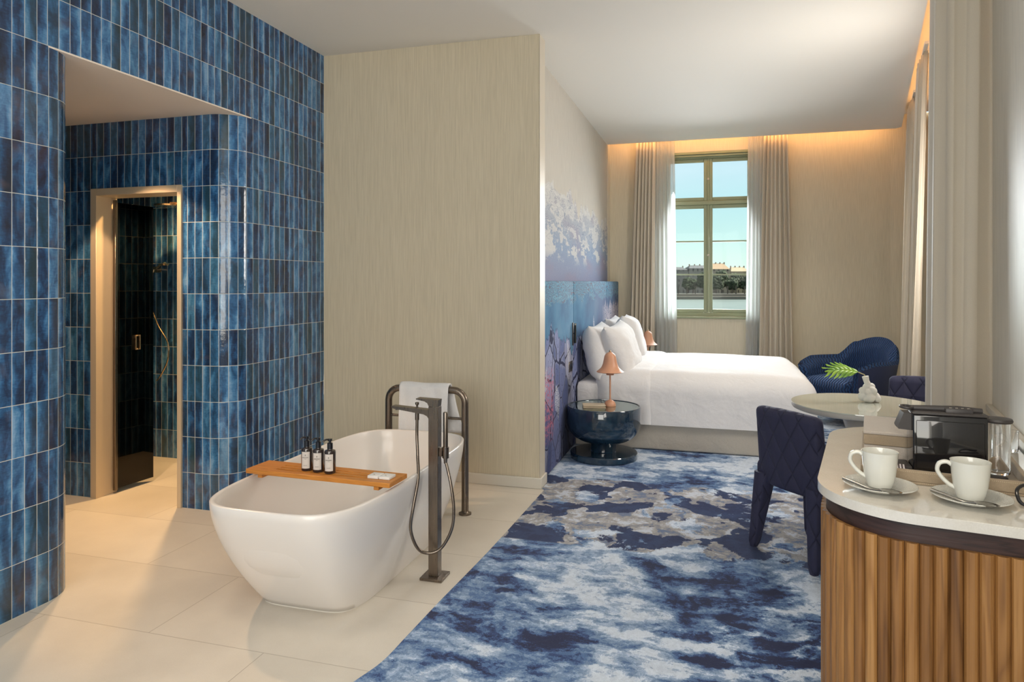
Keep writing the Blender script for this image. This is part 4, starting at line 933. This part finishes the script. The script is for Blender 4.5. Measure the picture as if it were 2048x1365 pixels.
# cut leaf on a bent stem
lf = thing('leaf_stem', (0.797, 4.225, 0.872), 0, 'bright green deeply cut leaf leaning left out of the bubble vase', 'leaf')
bm = BM(); tube(bm, crom([(0.004, 0, -0.03), (-0.002, 0, 0.012), (-0.018, -0.004, 0.022), (-0.035, -0.006, 0.030)]), 0.0028, 8); mk('stalk', bm, plain('pale_stalk', (0.45, 0.38, 0.20), 0.6), lf)
bm = BM(); Lf = 0.165
def leafp(s, h, k):   # s along midrib, h across
    base = Vector((-0.035, -0.006, 0.030)); z = 0.020 * math.sin(s * 2.2) - 0.012 * s
    return base + Vector((-Lf * s * 0.96 - k * 0.03 * abs(h), -0.02 * s + h, z + 0.55 * h))
mid = [bm.verts.new(leafp(k / 18, 0, 0)) for k in range(19)]
for side in (1, -1):
    nl = 6
    for i in range(nl):
        s0, s1 = 0.0 + i * 0.90 / nl, (i + 1) * 0.90 / nl
        wmax = 0.070 * math.sin(math.pi * min(1, (0.10 + (i + 0.5) / nl * 0.84))) ** 0.55
        g = []
        for q in range(10):
            t = q / 9; wd = 1.04 if t < 0.45 else (0.80 if t < 0.75 else 0.80 * (1 - ((t - 0.75) / 0.25) ** 1.6 * 0.85))
            cen = (s0 + s1) / 2; half = (s1 - s0) / 2 * wd; fwd = 0.34 * t ** 1.2
            zz = 0.004 * math.sin(t * 6)
            g.append([bm.verts.new(leafp(cen - half + fwd, side * wmax * t, 0) + Vector((0, 0, zz))), bm.verts.new(leafp(cen + half + fwd, side * wmax * t, 0) + Vector((0, 0, zz)))])
        for a, b in zip(g, g[1:]): bm.faces.new((a[0], a[1], b[1], b[0]))
g = [(0.90, 0.0), (0.92, 0.012), (1.1, 0.004), (1.1, -0.004), (0.92, -0.012)]
bm.faces.new([bm.verts.new(leafp(s, h, 0)) for s, h in g])
bl = mk('leaf_blade', bm, MAT['leaf'], lf, sm=60); sd = bl.modifiers.new('thick', 'SOLIDIFY'); sd.thickness = 0.0008

# ================================================================== DINING CHAIRS
def uvbox(o, s=1.0):
    me = o.data; uvl = me.uv_layers.new(name='UVMap') if not me.uv_layers else me.uv_layers[0]
    for p in me.polygons:
        n = p.normal
        for li in p.loop_indices:
            c = me.vertices[me.loops[li].vertex_index].co
            if abs(n.z) > 0.75: uv = (c.x, c.y)
            elif abs(n.y) >= abs(n.x): uv = (c.x, c.z)
            else: uv = (c.y, c.z)
            uvl.data[li].uv = (uv[0] * s, uv[1] * s)
def make_chair(loc, rz, label):
    # local: back at -y, faces +y
    r = thing('dining_chair', loc, rz, label, 'chair', 'quilted dining chairs')
    bm = BM()
    def fb(p):
        q = p.copy(); t = (p.z + 0.21) / 0.42; q.y -= 0.035 * t; q.x *= 1.0 - 0.02 * t; q.y += 0.03 * (q.x / 0.24) ** 2; 
        if t > 0.85: q.z -= 0.010 * (q.x / 0.24) ** 2 * 1.5
        return q
    rounded(bm, 0.209, 0.034, 0.208, 0.030, (20, 5, 18), (0, -0.165, 0.545), fb); o = mk('backrest', bm, MAT['chair'], r, sm=80); uvbox(o)
    bm = BM(); rounded(bm, 0.222, 0.21, 0.055, 0.035, (18, 18, 6), (0, 0.02, 0.405)); o = mk('seat', bm, MAT['chair'], r, sm=80); uvbox(o)
    for sx in (-1, 1):
        for sy in (-1, 1):
            bm = BM(); rings = []
            for k in range(13):
                t = k / 12; z = 0.395 * t
                fl = 1.0 - t; hw = (0.023 + 0.021 * t) * (0.72 if k == 0 else 1); hd = (0.025 + 0.027 * t) * (0.72 if k == 0 else 1)
                cx = sx * (0.172 + 0.028 * fl); cy = (-0.160 - 0.055 * fl) if sy < 0 else (0.175 + 0.01 * fl)
                rings.append(superell(cx, cy, hw, hd, z, 3.5, 24))
            loft(bm, rings); o = mk('leg', bm, MAT['chair'], r, sm=60); uvbox(o)
    return r
ch = make_chair((0.49, 3.86, 0.006), math.atan2(0.641, 0.767) - R(90), 'near navy quilted dining chair, seen from behind between bed and counter')
c2 = copy_tree(ch); c2.location = (1.28, 5.12, 0.006); c2.rotation_euler = (0, 0, R(156)); c2['label'] = 'navy quilted dining chair on the far side of the round table'

# ================================================================== ARMCHAIR
ac = thing('armchair', (1.32, 7.57, 0.006), R(0), 'blue knitted velvet shell armchair in the far corner', 'armchair')
def shell(bm, inner, a0=-205, a1=25, nA=72, nZ=22):
    uvl = bm.loops.layers.uv.verify()
    rows = []
    for i in range(nA + 1):
        u = i / nA; a = R(a0 + (a1 - a0) * u); dev = abs(u - 0.5) * 2        # 0 = middle of back, 1 = arm front
        hb_ = 0.815; ha = 0.615
        t = max(0, min(1, (dev - 0.30) / 0.26)); t = t * t * (3 - 2 * t)
        top = hb_ * (1 - t) + ha * t; top -= 0.05 * max(0, dev - 0.85) / 0.15 * 1.0
        top -= 0.06 * (dev / 0.3) ** 2 if dev < 0.3 else 0.06 * (1 - min(1, (dev - 0.3) / 0.2))
        row = []
        for j in range(nZ + 1):
            w_ = j / nZ; z = 0.15 + (top - 0.15) * w_
            rx = 0.335 + 0.075 * w_; ry = 0.32 + 0.10 * w_ * (1 if dev < 0.6 else 0.6)
            th = 0.045
            if inner: rx -= th * 2 * (1.0 if w_ < 0.9 else 1 - (w_ - 0.9) * 5); ry -= th * 2 * (1.0 if w_ < 0.9 else 1 - (w_ - 0.9) * 5); z = max(z, 0.30)
            x, y = rx * math.cos(a), ry * math.sin(a) + 0.27 * max(0, math.sin(a) + 0.35)
            row.append((Vector((x, y, z)), (u * 1.9, z)))
        rows.append(row)
    return rows
def shell_mesh(side):
    bm = BM(); uvl = bm.loops.layers.uv.verify(); A = shell(bm, False); B = shell(bm, True); nA, nZ = len(A) - 1, len(A[0]) - 1
    rows = A if side == 'out' else B
    V_ = [[bm.verts.new(p) for p, _ in r] for r in rows]
    for i in range(nA):
        for j in range(nZ):
            f = bm.faces.new((V_[i][j], V_[i + 1][j], V_[i + 1][j + 1], V_[i][j + 1]))
            for l, (a_, b_) in zip(f.loops, ((i, j), (i + 1, j), (i + 1, j + 1), (i, j + 1))): l[uvl].uv = rows[a_][b_][1]
    if side == 'in':   # roll over the top and the arm fronts to meet the outside
        T = [bm.verts.new(r[-1][0]) for r in A]; Mid = [bm.verts.new((A[i][-1][0] + B[i][-1][0]) / 2 + Vector((0, 0, 0.035))) for i in range(nA + 1)]
        for i in range(nA):
            for (P0, P1, Q0, Q1, o_) in ((V_[i][-1], V_[i + 1][-1], Mid[i], Mid[i + 1], 0.0), (Mid[i], Mid[i + 1], T[i], T[i + 1], 0.05)):
                f = bm.faces.new((P0, P1, Q1, Q0)); u0, v0 = rows[i][-1][1]; u1, v1 = rows[i + 1][-1][1]
                for l, uv in zip(f.loops, ((u0, v0 + o_), (u1, v1 + o_), (u1, v1 + o_ + 0.05), (u0, v0 + o_ + 0.05))): l[uvl].uv = uv
        for e_ in (0, nA):
            O = [bm.verts.new(p) for p, _ in A[e_]]; C_ = [bm.verts.new((A[e_][j][0] + B[e_][j][0]) / 2 + (Vector((0, 0.035, 0)))) for j in range(nZ + 1)]
            for j in range(nZ):
                for (X_, Y_, o_) in ((V_[e_], C_, 0), (C_, O, 0.05)):
                    f = bm.faces.new((X_[j], X_[j + 1], Y_[j + 1], Y_[j]))
                    for l, uv in zip(f.loops, ((o_, 0.02 * j), (o_, 0.02 * j + 0.02), (o_ + 0.05, 0.02 * j + 0.02), (o_ + 0.05, 0.02 * j))): l[uvl].uv = uv
            bm.faces.new((V_[e_][-1], Mid[e_], C_[-1])); bm.faces.new((C_[-1], Mid[e_], T[e_], O[-1])); bm.faces.new((V_[e_][0], C_[0], O[0]))
    bmesh.ops.remove_doubles(bm, verts=bm.verts, dist=0.0004)
    return bm
mk('outer_shell', shell_mesh('out'), MAT['armchair_plain'], ac, sm=80)
mk('backrest', shell_mesh('in'), MAT['armchair'], ac, sm=80)
bm = BM(); rounded(bm, 0.28, 0.33, 0.085, 0.07, (20, 20, 8), (0, 0.08, 0.375), lambda p: Vector((p.x, p.y, p.z + (0.03 * (1 - (p.x / 0.3) ** 2) * (1 - (p.y / 0.31) ** 2) if p.z > 0 else 0)))); o = mk('seat_cushion', bm, MAT['armchair'], ac, sm=80); uvbox(o)
bm = BM(); rounded(bm, 0.31, 0.31, 0.08, 0.03, (10, 10, 4), (0, 0.03, 0.225)); mk('seat_base', bm, MAT['armchair_plain'], ac, sm=60)
for sx in (-1, 1):
    for sy in (-1, 1):
        bm = BM(); tube(bm, [(sx * 0.24, sy * 0.22, 0.16), (sx * 0.27, sy * 0.26, 0.0)], 0.014, 12, [0.018, 0.011]); mk('leg', bm, MAT['dark_wood'], ac)
ac.rotation_euler = (0, 0, R(130)); ac.scale = (0.97, 0.97, 0.985)

# ================================================================== SIDEBOARD (rounded oak slatted counter)
sb = thing('sideboard', (0, 0, 0), RROT, 'oak slatted sideboard with rounded corners and a cream stone top', 'sideboard')
def rrect(x0, x1, y0, y1, r, n=14):
    return arc(x1 - 0.004, y0 + 0.004, 0.004, -90, 0, 2) + arc(x1 - 0.004, y1 - 0.004, 0.004, 0, 90, 2) + arc(x0 + r, y1 - r, r, 90, 180, n) + arc(x0 + r, y0 + r, r, 180, 270, n)
N0, N1, S0, S1 = -0.117, 0.396, 1.708, 2.69
def slab(bm, poly, z0, z1, e=0.0):
    prism(bm, poly, z0, z1)
    if e:
        es = [ed for ed in bm.edges if abs(ed.verts[0].co.z - ed.verts[1].co.z) < 1e-6]
        bmesh.ops.bevel(bm, geom=es, offset=e, segments=2, affect='EDGES')
    return bm
bm = BM(); slab(bm, rrect(N0, N1, S0, S1, 0.215, 30), 0.882, 0.905, 0.003); mk('worktop', bm, MAT['stone'], sb, sm=35)
bm = BM(); slab(bm, rrect(N0 + 0.020, N1, S0 + 0.020, S1 - 0.02, 0.195, 30), 0.02, 0.8818); mk('cabinet_body', bm, MAT['dark_wood'], sb, sm=35)
# slats along the outline
out = rrect(N0 + 0.0195, N1, S0 + 0.0195, S1 - 0.0195, 0.1955, 60)
path = out[6:] + [out[0]]    # far edge -> round -> left -> round -> near edge
path = [(N1 - 0.004, S1 - 0.0195)] + path
cum = [0]
for a, b in zip(path, path[1:]): cum.append(cum[-1] + math.hypot(b[0] - a[0], b[1] - a[1]))
def pat(s):
    for i in range(len(path) - 1):
        if cum[i + 1] >= s or i == len(path) - 2:
            L_ = cum[i + 1] - cum[i]; f_ = (s - cum[i]) / L_ if L_ else 0; a, b = Vector(path[i]), Vector(path[i + 1]); return a.lerp(b, f_), (b - a).normalized()
bm = BM(); ns = int(cum[-1] / 0.0268); pitch = cum[-1] / ns; fl = []
for k in range(ns):
    p, t_ = pat((k + 0.5) * pitch); nrm = Vector((t_.y, -t_.x)); 
    if (p + nrm * 0.01 - Vector((0.15, 2.2))).length < (p - Vector((0.15, 2.2))).length: nrm = -nrm
    prof = [(-0.49, 0.0), (-0.49, 0.003), (-0.36, 0.009), (-0.16, 0.0118), (0.16, 0.0118), (0.36, 0.009), (0.49, 0.003), (0.49, 0.0)]
    lo, hi = [], []
    for (u, d) in prof:
        q = p + t_ * (u * pitch) + nrm * (d + 0.0002); lo.append(bm.verts.new((q.x, q.y, 0.03))); hi.append(bm.verts.new((q.x, q.y, 0.838)))
    m_ = len(lo); rv = random.random()
    fs = [bm.faces.new((lo[i], lo[(i + 1) % m_], hi[(i + 1) % m_], hi[i])) for i in range(m_)] + [bm.faces.new(lo[::-1]), bm.faces.new(hi)]
    fl += [(f, rv) for f in fs]
bmesh.ops.recalc_face_normals(bm, faces=bm.faces); vals = [rv for f, rv in fl]
o = mk('slat_cladding', bm, MAT['oak'], sb, sm=25, recalc=False); at = o.data.attributes.new('rnd', 'FLOAT', 'FACE')
for i, v in enumerate(vals): at.data[i].value = v

# ------------------------------------------------------------------ things on the sideboard
def on_sb(name, n, r, z, rz, label, cat, group=None):
    x, y = RN(n, r); return thing(name, (x, y, z), RROT + rz, label, cat, group)
ST = 0.9055
# tray
tray = on_sb('leather_tray', 0.158, 2.18, ST, 0, 'taupe leather tray with stitched sides under the coffee machine', 'tray')
bm = BM(); box(bm, -0.178, 0.178, -0.225, 0.225, 0, 0.006, 0.001, 1)
box(bm, -0.178, 0.178, -0.225, -0.214, 0.006, 0.034, 0.002, 1); box(bm, -0.178, 0.178, 0.214, 0.225, 0.006, 0.034, 0.002, 1)
box(bm, -0.178, -0.167, -0.2139, 0.2139, 0.006, 0.034, 0.002, 1); box(bm, 0.167, 0.178, -0.2139, 0.2139, 0.006, 0.034, 0.002, 1); mk('tray_body', bm, MAT['leather'], tray)
for z in (0.0045, 0.0300):
    bm = BM()
    for k in range(86): x = -0.172 + 0.004 * k; box(bm, x, x + 0.0022, -0.2257, -0.2249, z - 0.0004, z + 0.0004)
    mk('stitching', bm, MAT['stitch'], tray, sm=0)
TZ = ST + 0.0065
# box
bx = on_sb('leather_box', 0.057, 2.245, TZ, 0, 'linen topped box with a taupe leather lid rim standing on the tray', 'box')
bm = BM(); box(bm, -0.070, 0.070, -0.12, 0.12, 0.0, 0.045, 0.002, 1); mk('box_base', bm, MAT['leather_light'], bx)
bm = BM(); box(bm, -0.071, 0.071, -0.121, 0.121, 0.0455, 0.074, 0.002, 1); mk('lid_rim', bm, MAT['leather'], bx)
bm = BM(); box(bm, -0.072, 0.072, -0.122, 0.122, 0.0742, 0.083, 0.002, 1); mk('lid_top', bm, MAT['leather_light'], bx)
pk = on_sb('striped_packet', 0.050, 2.005, TZ, 0, 'low black and white striped packet in front of the leather box', 'packet')
bm = BM(); box(bm, -0.040, 0.032, -0.030, 0.030, 0, 0.022, 0.001, 1); mk('carton', bm, MAT['stripes'], pk)
# coffee machine: long side faces the camera, spout to the left
cm = on_sb('coffee_machine', 0.178, 2.085, TZ, R(8), 'compact glossy black capsule coffee machine on the leather tray', 'coffee machine')
bm = BM(); box(bm, -0.086, 0.078, -0.040, 0.040, 0.010, 0.152, 0.004, 3); mk('body', bm, MAT['black_gloss'], cm)
bm = BM(); box(bm, -0.079, 0.070, -0.0425, -0.0402, 0.016, 0.138, 0.002, 2); mk('side_panel', bm, MAT['black_gloss'], cm)
bm = BM(); box(bm, -0.088, 0.080, -0.042, 0.042, 0.1522, 0.158, 0.003, 2); mk('top_cover', bm, MAT['black_matt'], cm)
bm = BM(); tube(bm, [(0.075, 0, 0.162), (0.02, 0, 0.164), (-0.07, 0, 0.163), (-0.085, 0, 0.163)], 0.008, 20, [0.007, 0.009, 0.007, 0.006])
for k in range(25):
    pass
bm2 = []
rg = [(-0.094 + 0.013 * math.cos(2 * math.pi * k / 24), 0.02 * math.sin(2 * math.pi * k / 24), 0.164) for k in range(25)]
tube(bm, rg, 0.0038, 10); box(bm, -0.01, 0.052, -0.022, 0.022, 0.150, 0.168, 0.004, 2); mk('lever_handle', bm, MAT['black_matt'], cm)
bm = BM(); 
for k in range(4): tube(bm, [(0.000 + k * 0.013, -0.012, 0.1682), (0.006 + k * 0.013, -0.012, 0.1682)], 0.002, 8)
mk('chrome_dots', bm, MAT['steel'], cm)
bm = BM(); xz_prism(bm, [(-0.0865, 0.152), (-0.104, 0.152), (-0.118, 0.116), (-0.116, 0.110), (-0.0865, 0.108)], -0.024, 0.024); mk('spout_head', bm, MAT['black_matt'], cm)
bm = BM(); box(bm, -0.130, -0.0865, -0.038, 0.038, 0.0, 0.018, 0.003, 2); box(bm, -0.0864, 0.12, -0.040, 0.040, 0.0, 0.0098, 0.002, 1); mk('drip_base', bm, MAT['black_matt'], cm)
bm = BM(); lathe(bm, [(0, 0.0102), (0.026, 0.0102), (0.0275, 0.014), (0.028, 0.137), (0.0265, 0.137), (0.026, 0.018), (0, 0.0175)], (0.108, 0, 0), 40); mk('water_tank', bm, MAT['glass'], cm, label='clear glassy water tank')
bm = BM(); lathe(bm, [(0, 0.1375), (0.031, 0.1375), (0.033, 0.142), (0.031, 0.147), (0.0, 0.150)], (0.108, 0, 0), 40); mk('tank_lid', bm, MAT['black_matt'], cm)
# glasses behind
def tumbler(n, r, label, z=ST, rr=0.034, h=0.085):
    x, y = RN(n, r); bm = BM(); lathe(bm, [(0, 0), (rr * 0.9, 0), (rr, 0.004), (rr * 1.04, h), (rr * 0.97, h), (rr * 0.92, 0.010), (0, 0.009)], seg=40)
    return tag(mk('drinking_glass', bm, MAT['glass'], loc=(x, y, z)), label, 'glass', 'glasses behind the coffee machine')
tumbler(0.285, 2.455, 'clear drinking glass behind the water tank of the coffee machine')
tumbler(0.352, 2.47, 'clear drinking glass in the corner between tray and wall, right of the water tank', rr=0.034, h=0.06)
# power cord at the right edge
bm = BM(); x0_, y0_ = 0, 0
tube(bm, crom([(0.03, 0.03, 0.034), (0.0, 0.022, 0.040), (-0.02, 0.0, 0.032), (-0.018, -0.022, 0.012), (0.002, -0.03, 0.006), (0.05, -0.028, 0.0045), (0.12, -0.02, 0.0045)], 10), 0.004, 12)
for k in range(5): lathe(bm, [(0, 0), (0.0062, 0), (0.0062, 0.004), (0, 0.004)], (0.006 + k * 0.0065, 0.026, 0.035 - 0.0 * k), 14)
x, y = RN(0.312, 1.885); o = mk('power_cord', bm, MAT['black_gloss'], loc=(x, y, ST), rot=(0, 0, RROT)); tag(o, 'black looped power cord over the right side of the leather tray', 'cord')

# cups
def make_cup(n, r, label):
    c = on_sb('coffee_cup', n, r, ST + 0.0125, R(0), label, 'cup', 'coffee cups')
    bm = BM(); P_ = [(0, 0.003), (0.020, 0.002), (0.024, 0.0), (0.0265, 0.0), (0.030, 0.010), (0.0345, 0.030), (0.0375, 0.055), (0.0395, 0.078), (0.0405, 0.084), (0.0385, 0.0835), (0.0370, 0.078), (0.0350, 0.055), (0.032, 0.030), (0.027, 0.012), (0, 0.008)]
    lathe(bm, P_, seg=56); mk('cup_body', bm, MAT['porcelain'], c, sm=60)
    bm = BM(); pts = crom([(-0.034, 0, 0.070), (-0.046, 0, 0.077), (-0.060, 0, 0.072), (-0.064, 0, 0.056), (-0.055, 0, 0.040), (-0.042, 0, 0.027), (-0.030, 0, 0.020)], 7)
    tube(bm, pts, 0.0042, 12, [0.0048] * len(pts)); bm.transform(Matrix.Scale(1.5, 4, (0, 1, 0))); mk('handle', bm, MAT['porcelain'], c, sm=60)
    return c
def make_saucer(n, r, label):
    c = on_sb('saucer', n, r, ST, 0, label, 'saucer', 'embossed saucers')
    bm = BM(); lathe(bm, [(0, 0.0), (0.040, 0.0), (0.044, 0.002), (0.078, 0.0135), (0.080, 0.015), (0.0785, 0.0165), (0.045, 0.0058), (0.034, 0.0045), (0, 0.0045)], seg=72); mk('plate', bm, MAT['saucer'], c, sm=60)
    return c
def make_spoon(n, r, label):
    c = on_sb('teaspoon', n, r, ST + 0.012, R(-6), label, 'spoon', 'teaspoons on the saucers')
    bm = BM(); pts = crom([(-0.060, 0.012, 0.0085), (-0.035, 0.006, 0.004), (-0.005, -0.003, -0.0015), (0.014, -0.010, 0.001)], 6); n_ = len(pts)
    tube(bm, pts, 0.0018, 10, [0.0020 + 0.0014 * (1 - k / (n_ - 1)) for k in range(n_)]); 
    mk('stem', bm, MAT['spoon'], c)
    bm = BM(); lathe(bm, [(0, 0.0), (0.008, 0.0006), (0.0130, 0.0040), (0.0138, 0.0048), (0.0125, 0.0052), (0.007, 0.0022), (0, 0.0016)], (0, 0, 0), 32, 1.5, 1.0); bm.transform(Matrix.Translation((0.031, -0.0155, -0.0005)) @ Matrix.Rotation(R(-14), 4, 'Z')); mk('bowl', bm, MAT['spoon'], c, sm=60); c.scale = (1.15, 1.15, 1.3)
    return c
cups = [(0.022, 1.868), (0.203, 1.858)]
make_saucer(*cups[0], 'embossed white saucer under the left coffee cup'); make_saucer(*cups[1], 'embossed white saucer under the right coffee cup')
make_cup(cups[0][0] - 0.0, cups[0][1] + 0.012, 'white porcelain coffee cup on the left, in front of the leather box').location.z = ST + 0.0058
make_cup(cups[1][0] - 0.0, cups[1][1] + 0.012, 'white porcelain coffee cup on the right, in front of the coffee machine').location.z = ST + 0.0058
make_spoon(cups[0][0] - 0.012, cups[0][1] - 0.044, 'steel teaspoon resting on the left saucer'); make_spoon(cups[1][0] - 0.012, cups[1][1] - 0.044, 'steel teaspoon resting on the right saucer')

# ================================================================== THE VIEW: river, embankment, houses, trees
WZ = -8.0
def mat_simple(n, c, r=0.9): return plain(n, c, r)
water = M('river_water', 0.35, 0, (0.1, 0.14, 0.14)); water.bump(water.noise(water.mapv(water.tc(), (1, 1, 1)), 0.5, 4, 0.6), 0.5, 0.5)
water.col(water.ramp(water.noise(water.mapv(water.tc(), (0.02, 0.3, 1)), 3, 3), [(0.4, (0.07, 0.095, 0.09)), (0.6, (0.13, 0.16, 0.15))]))
def farbox(bm, X0, X1, d0, d1, z0, z1, bev=0):
    prism(bm, [W(X0, d0), W(X1, d0), W(X1, d1), W(X0, d1)], z0, z1)
bm = BM(); farbox(bm, -200, 500, 30, 398, WZ - 1, WZ - 0.5); o = mk('river', bm, water, kind='stuff'); tag(o, 'grey green river crossing below the far embankment', 'water')
bm = BM(); farbox(bm, -200, 500, 398, 800, WZ - 1, WZ + 1.2); structure('ground_far_bank', bm, mat_simple('quay_stone', (0.12, 0.105, 0.09)))
bm = BM(); farbox(bm, 40, 220, 404, 404.6, WZ + 1.2, WZ + 2.6); tag(mk('embankment_wall', bm, mat_simple('embankment_stone', (0.17, 0.15, 0.125))), 'low pale stone wall along the far river bank', 'wall')
bm = BM(); farbox(bm, 40, 220, 405, 440, WZ + 1.2, WZ + 2.5); structure('ground_promenade', bm, mat_simple('asphalt', (0.07, 0.065, 0.06)))
def facade(name, c1, c2):
    m = M(name, 0.9); x = m.xyz(m.tc())
    u = m.f('FRACT', m.f('DIVIDE', x[0], 3.0)); v = m.f('FRACT', m.f('DIVIDE', x[2], 3.6))
    w1 = m.f('MULTIPLY', m.f('GREATER_THAN', u, 0.36), m.f('GREATER_THAN', v, 0.35)); w2 = m.f('MULTIPLY', m.f('LESS_THAN', u, 0.68), m.f('LESS_THAN', v, 0.85))
    m.col(m.mix(m.f('MULTIPLY', w1, w2), c1, c2)); return m
blds = [(96, 117.6, 462, 16.5, (0.30, 0.29, 0.27), (0.10, 0.11, 0.13), 'grey river house with a dark slate roof, farthest left in the window', 2.0),
        (118, 132.6, 462, 17.5, (0.34, 0.33, 0.30), (0.11, 0.12, 0.14), 'pale grey river house with slate roof, just left of the window mullion', 2.2),
        (133, 145.6, 462, 17.0, (0.40, 0.35, 0.27), (0.44, 0.31, 0.20), 'sandstone house with a steep orange roof, right of the window mullion', 4.0),
        (146, 159, 462, 15.5, (0.44, 0.37, 0.24), (0.46, 0.38, 0.26), 'yellow riverside house with a pale hipped roof', 3.0),
        (159.4, 178, 466, 15.0, (0.34, 0.32, 0.29), (0.12, 0.12, 0.13), 'grey house with a dark roof at the right end of the river row', 3.0)]
for (X0, X1, d, h, cw, crf, lb, rh) in blds:
    x_, y_ = W((X0 + X1) / 2, d); b = thing('riverside_house', (x_, y_, WZ + 1.2), TH, lb, 'house', 'houses across the river'); hw = (X1 - X0) / 2
    bm = BM(); box(bm, -hw, hw, 0, 14, 0, h - 0.0); mk('facade', bm, facade('facade_plaster', tuple(k * 0.5 for k in cw), tuple(k * 0.12 for k in cw)), b)
    bm = BM(); A_ = [bm.verts.new(p) for p in ((-hw + .1, -.1, h), (hw - .1, -.1, h), (hw - .1, 14.1, h), (-hw + .1, 14.1, h), (-hw + 2.5, 7, h + rh), (hw - 2.5, 7, h + rh))]
    for f_ in ((0, 1, 5, 4), (1, 2, 5), (2, 3, 4, 5), (3, 0, 4), (3, 2, 1, 0)): bm.faces.new([A_[i] for i in f_])
    rf = mk('roof', bm, mat_simple('roof_tiles', tuple(k * 0.5 for k in crf)), b)
    for k in range(4):
        bm = BM(); xx = -hw + 2 + k * (2 * hw - 4) / 3; box(bm, xx - .3, xx + .3, 6.4, 7.2, h + rh * 0.5, h + rh + 0.8); mk('chimney', bm, mat_simple('chimney_brick', (0.22, 0.15, 0.11)), rf)
leafm = M('tree_leaves', 0.9); leafm.col(leafm.ramp(leafm.noise(leafm.tc(), 0.9, 4, 0.7), [(0.35, (0.006, 0.014, 0.007)), (0.65, (0.030, 0.052, 0.018))]))
bark = mat_simple('bark', (0.08, 0.06, 0.05))
def make_tree(seed, h, w_):
    random.seed(seed); r = thing('riverside_tree', (0, 0, 0), 0, '', 'tree', 'trees along the far bank')
    bm = BM(); tube(bm, [(0, 0, 0), (0.1, 0, h * 0.3), (0, 0.1, h * 0.55)], 0.3, 8, [0.35, 0.28, 0.2]); mk('trunk', bm, bark, r)
    bm = BM()
    for k in range(46):
        a = random.uniform(0, 6.28); rr = w_ * random.uniform(0, 0.8); z = h * random.uniform(0.35, 0.92); s = random.uniform(0.9, 1.6) * w_ * 0.24
        rr *= 1 - abs(z / h - 0.6) * 1.3
        q = bmesh.ops.create_icosphere(bm, subdivisions=2, radius=s)
        for v in q['verts']: v.co = v.co * (1 + 0.7 * noise.noise(v.co * 2.2 + Vector((k, 0, 0)))) + Vector((rr * math.cos(a), rr * math.sin(a), z))
    mk('crown', bm, leafm, r, sm=0); return r
protos = [make_tree(11, 9.5, 3.6), make_tree(23, 7.5, 3.3)]
tl = [(109, 430, 1.05, 'small dark tree low at the left edge of the river view'), (114, 436, 1.2, 'second tree from the left in the left window pane'), (119, 430, 1.35, 'round tree just left of the window mullion'), (126, 427, 1.45, 'tall dark tree just right of the window mullion'),
      (131, 433, 1.5, 'broad dark tree in the middle of the right window panes'), (136, 428, 1.3, 'dark tree in front of the gap between sandstone and yellow house'), (141, 436, 1.3, 'lighter green tree in front of the yellow house'), (146, 430, 1.5, 'tall tree at the right edge of the river view')]
used = set()
for i, (X, d, s, lb) in enumerate(tl):
    p = protos[i % 2]; o = p if i % 2 not in used else copy_tree(p); used.add(i % 2)
    x_, y_ = W(X, d); o.location = (x_, y_, WZ + 2.4); o.scale = (s, s, s); o.rotation_euler = (0, 0, i * 1.3); o['label'] = lb
for i, X in enumerate((98, 103, 108, 113, 127, 132, 137, 142, 147, 152)):
    x_, y_ = W(X, 408); bm = BM(); box(bm, -0.28, 0.28, -0.28, 0.28, 0, 4.2, 0.05, 1); box(bm, -0.4, 0.4, -0.4, 0.4, 4.2, 4.6, 0.05, 1)
    o = mk('quay_post', bm, mat_simple('dark_timber', (0.06, 0.05, 0.04)), loc=(x_, y_, WZ + 2.4)); tag(o, 'tall dark post standing in a row on the far river bank', 'post', 'posts on the far bank')
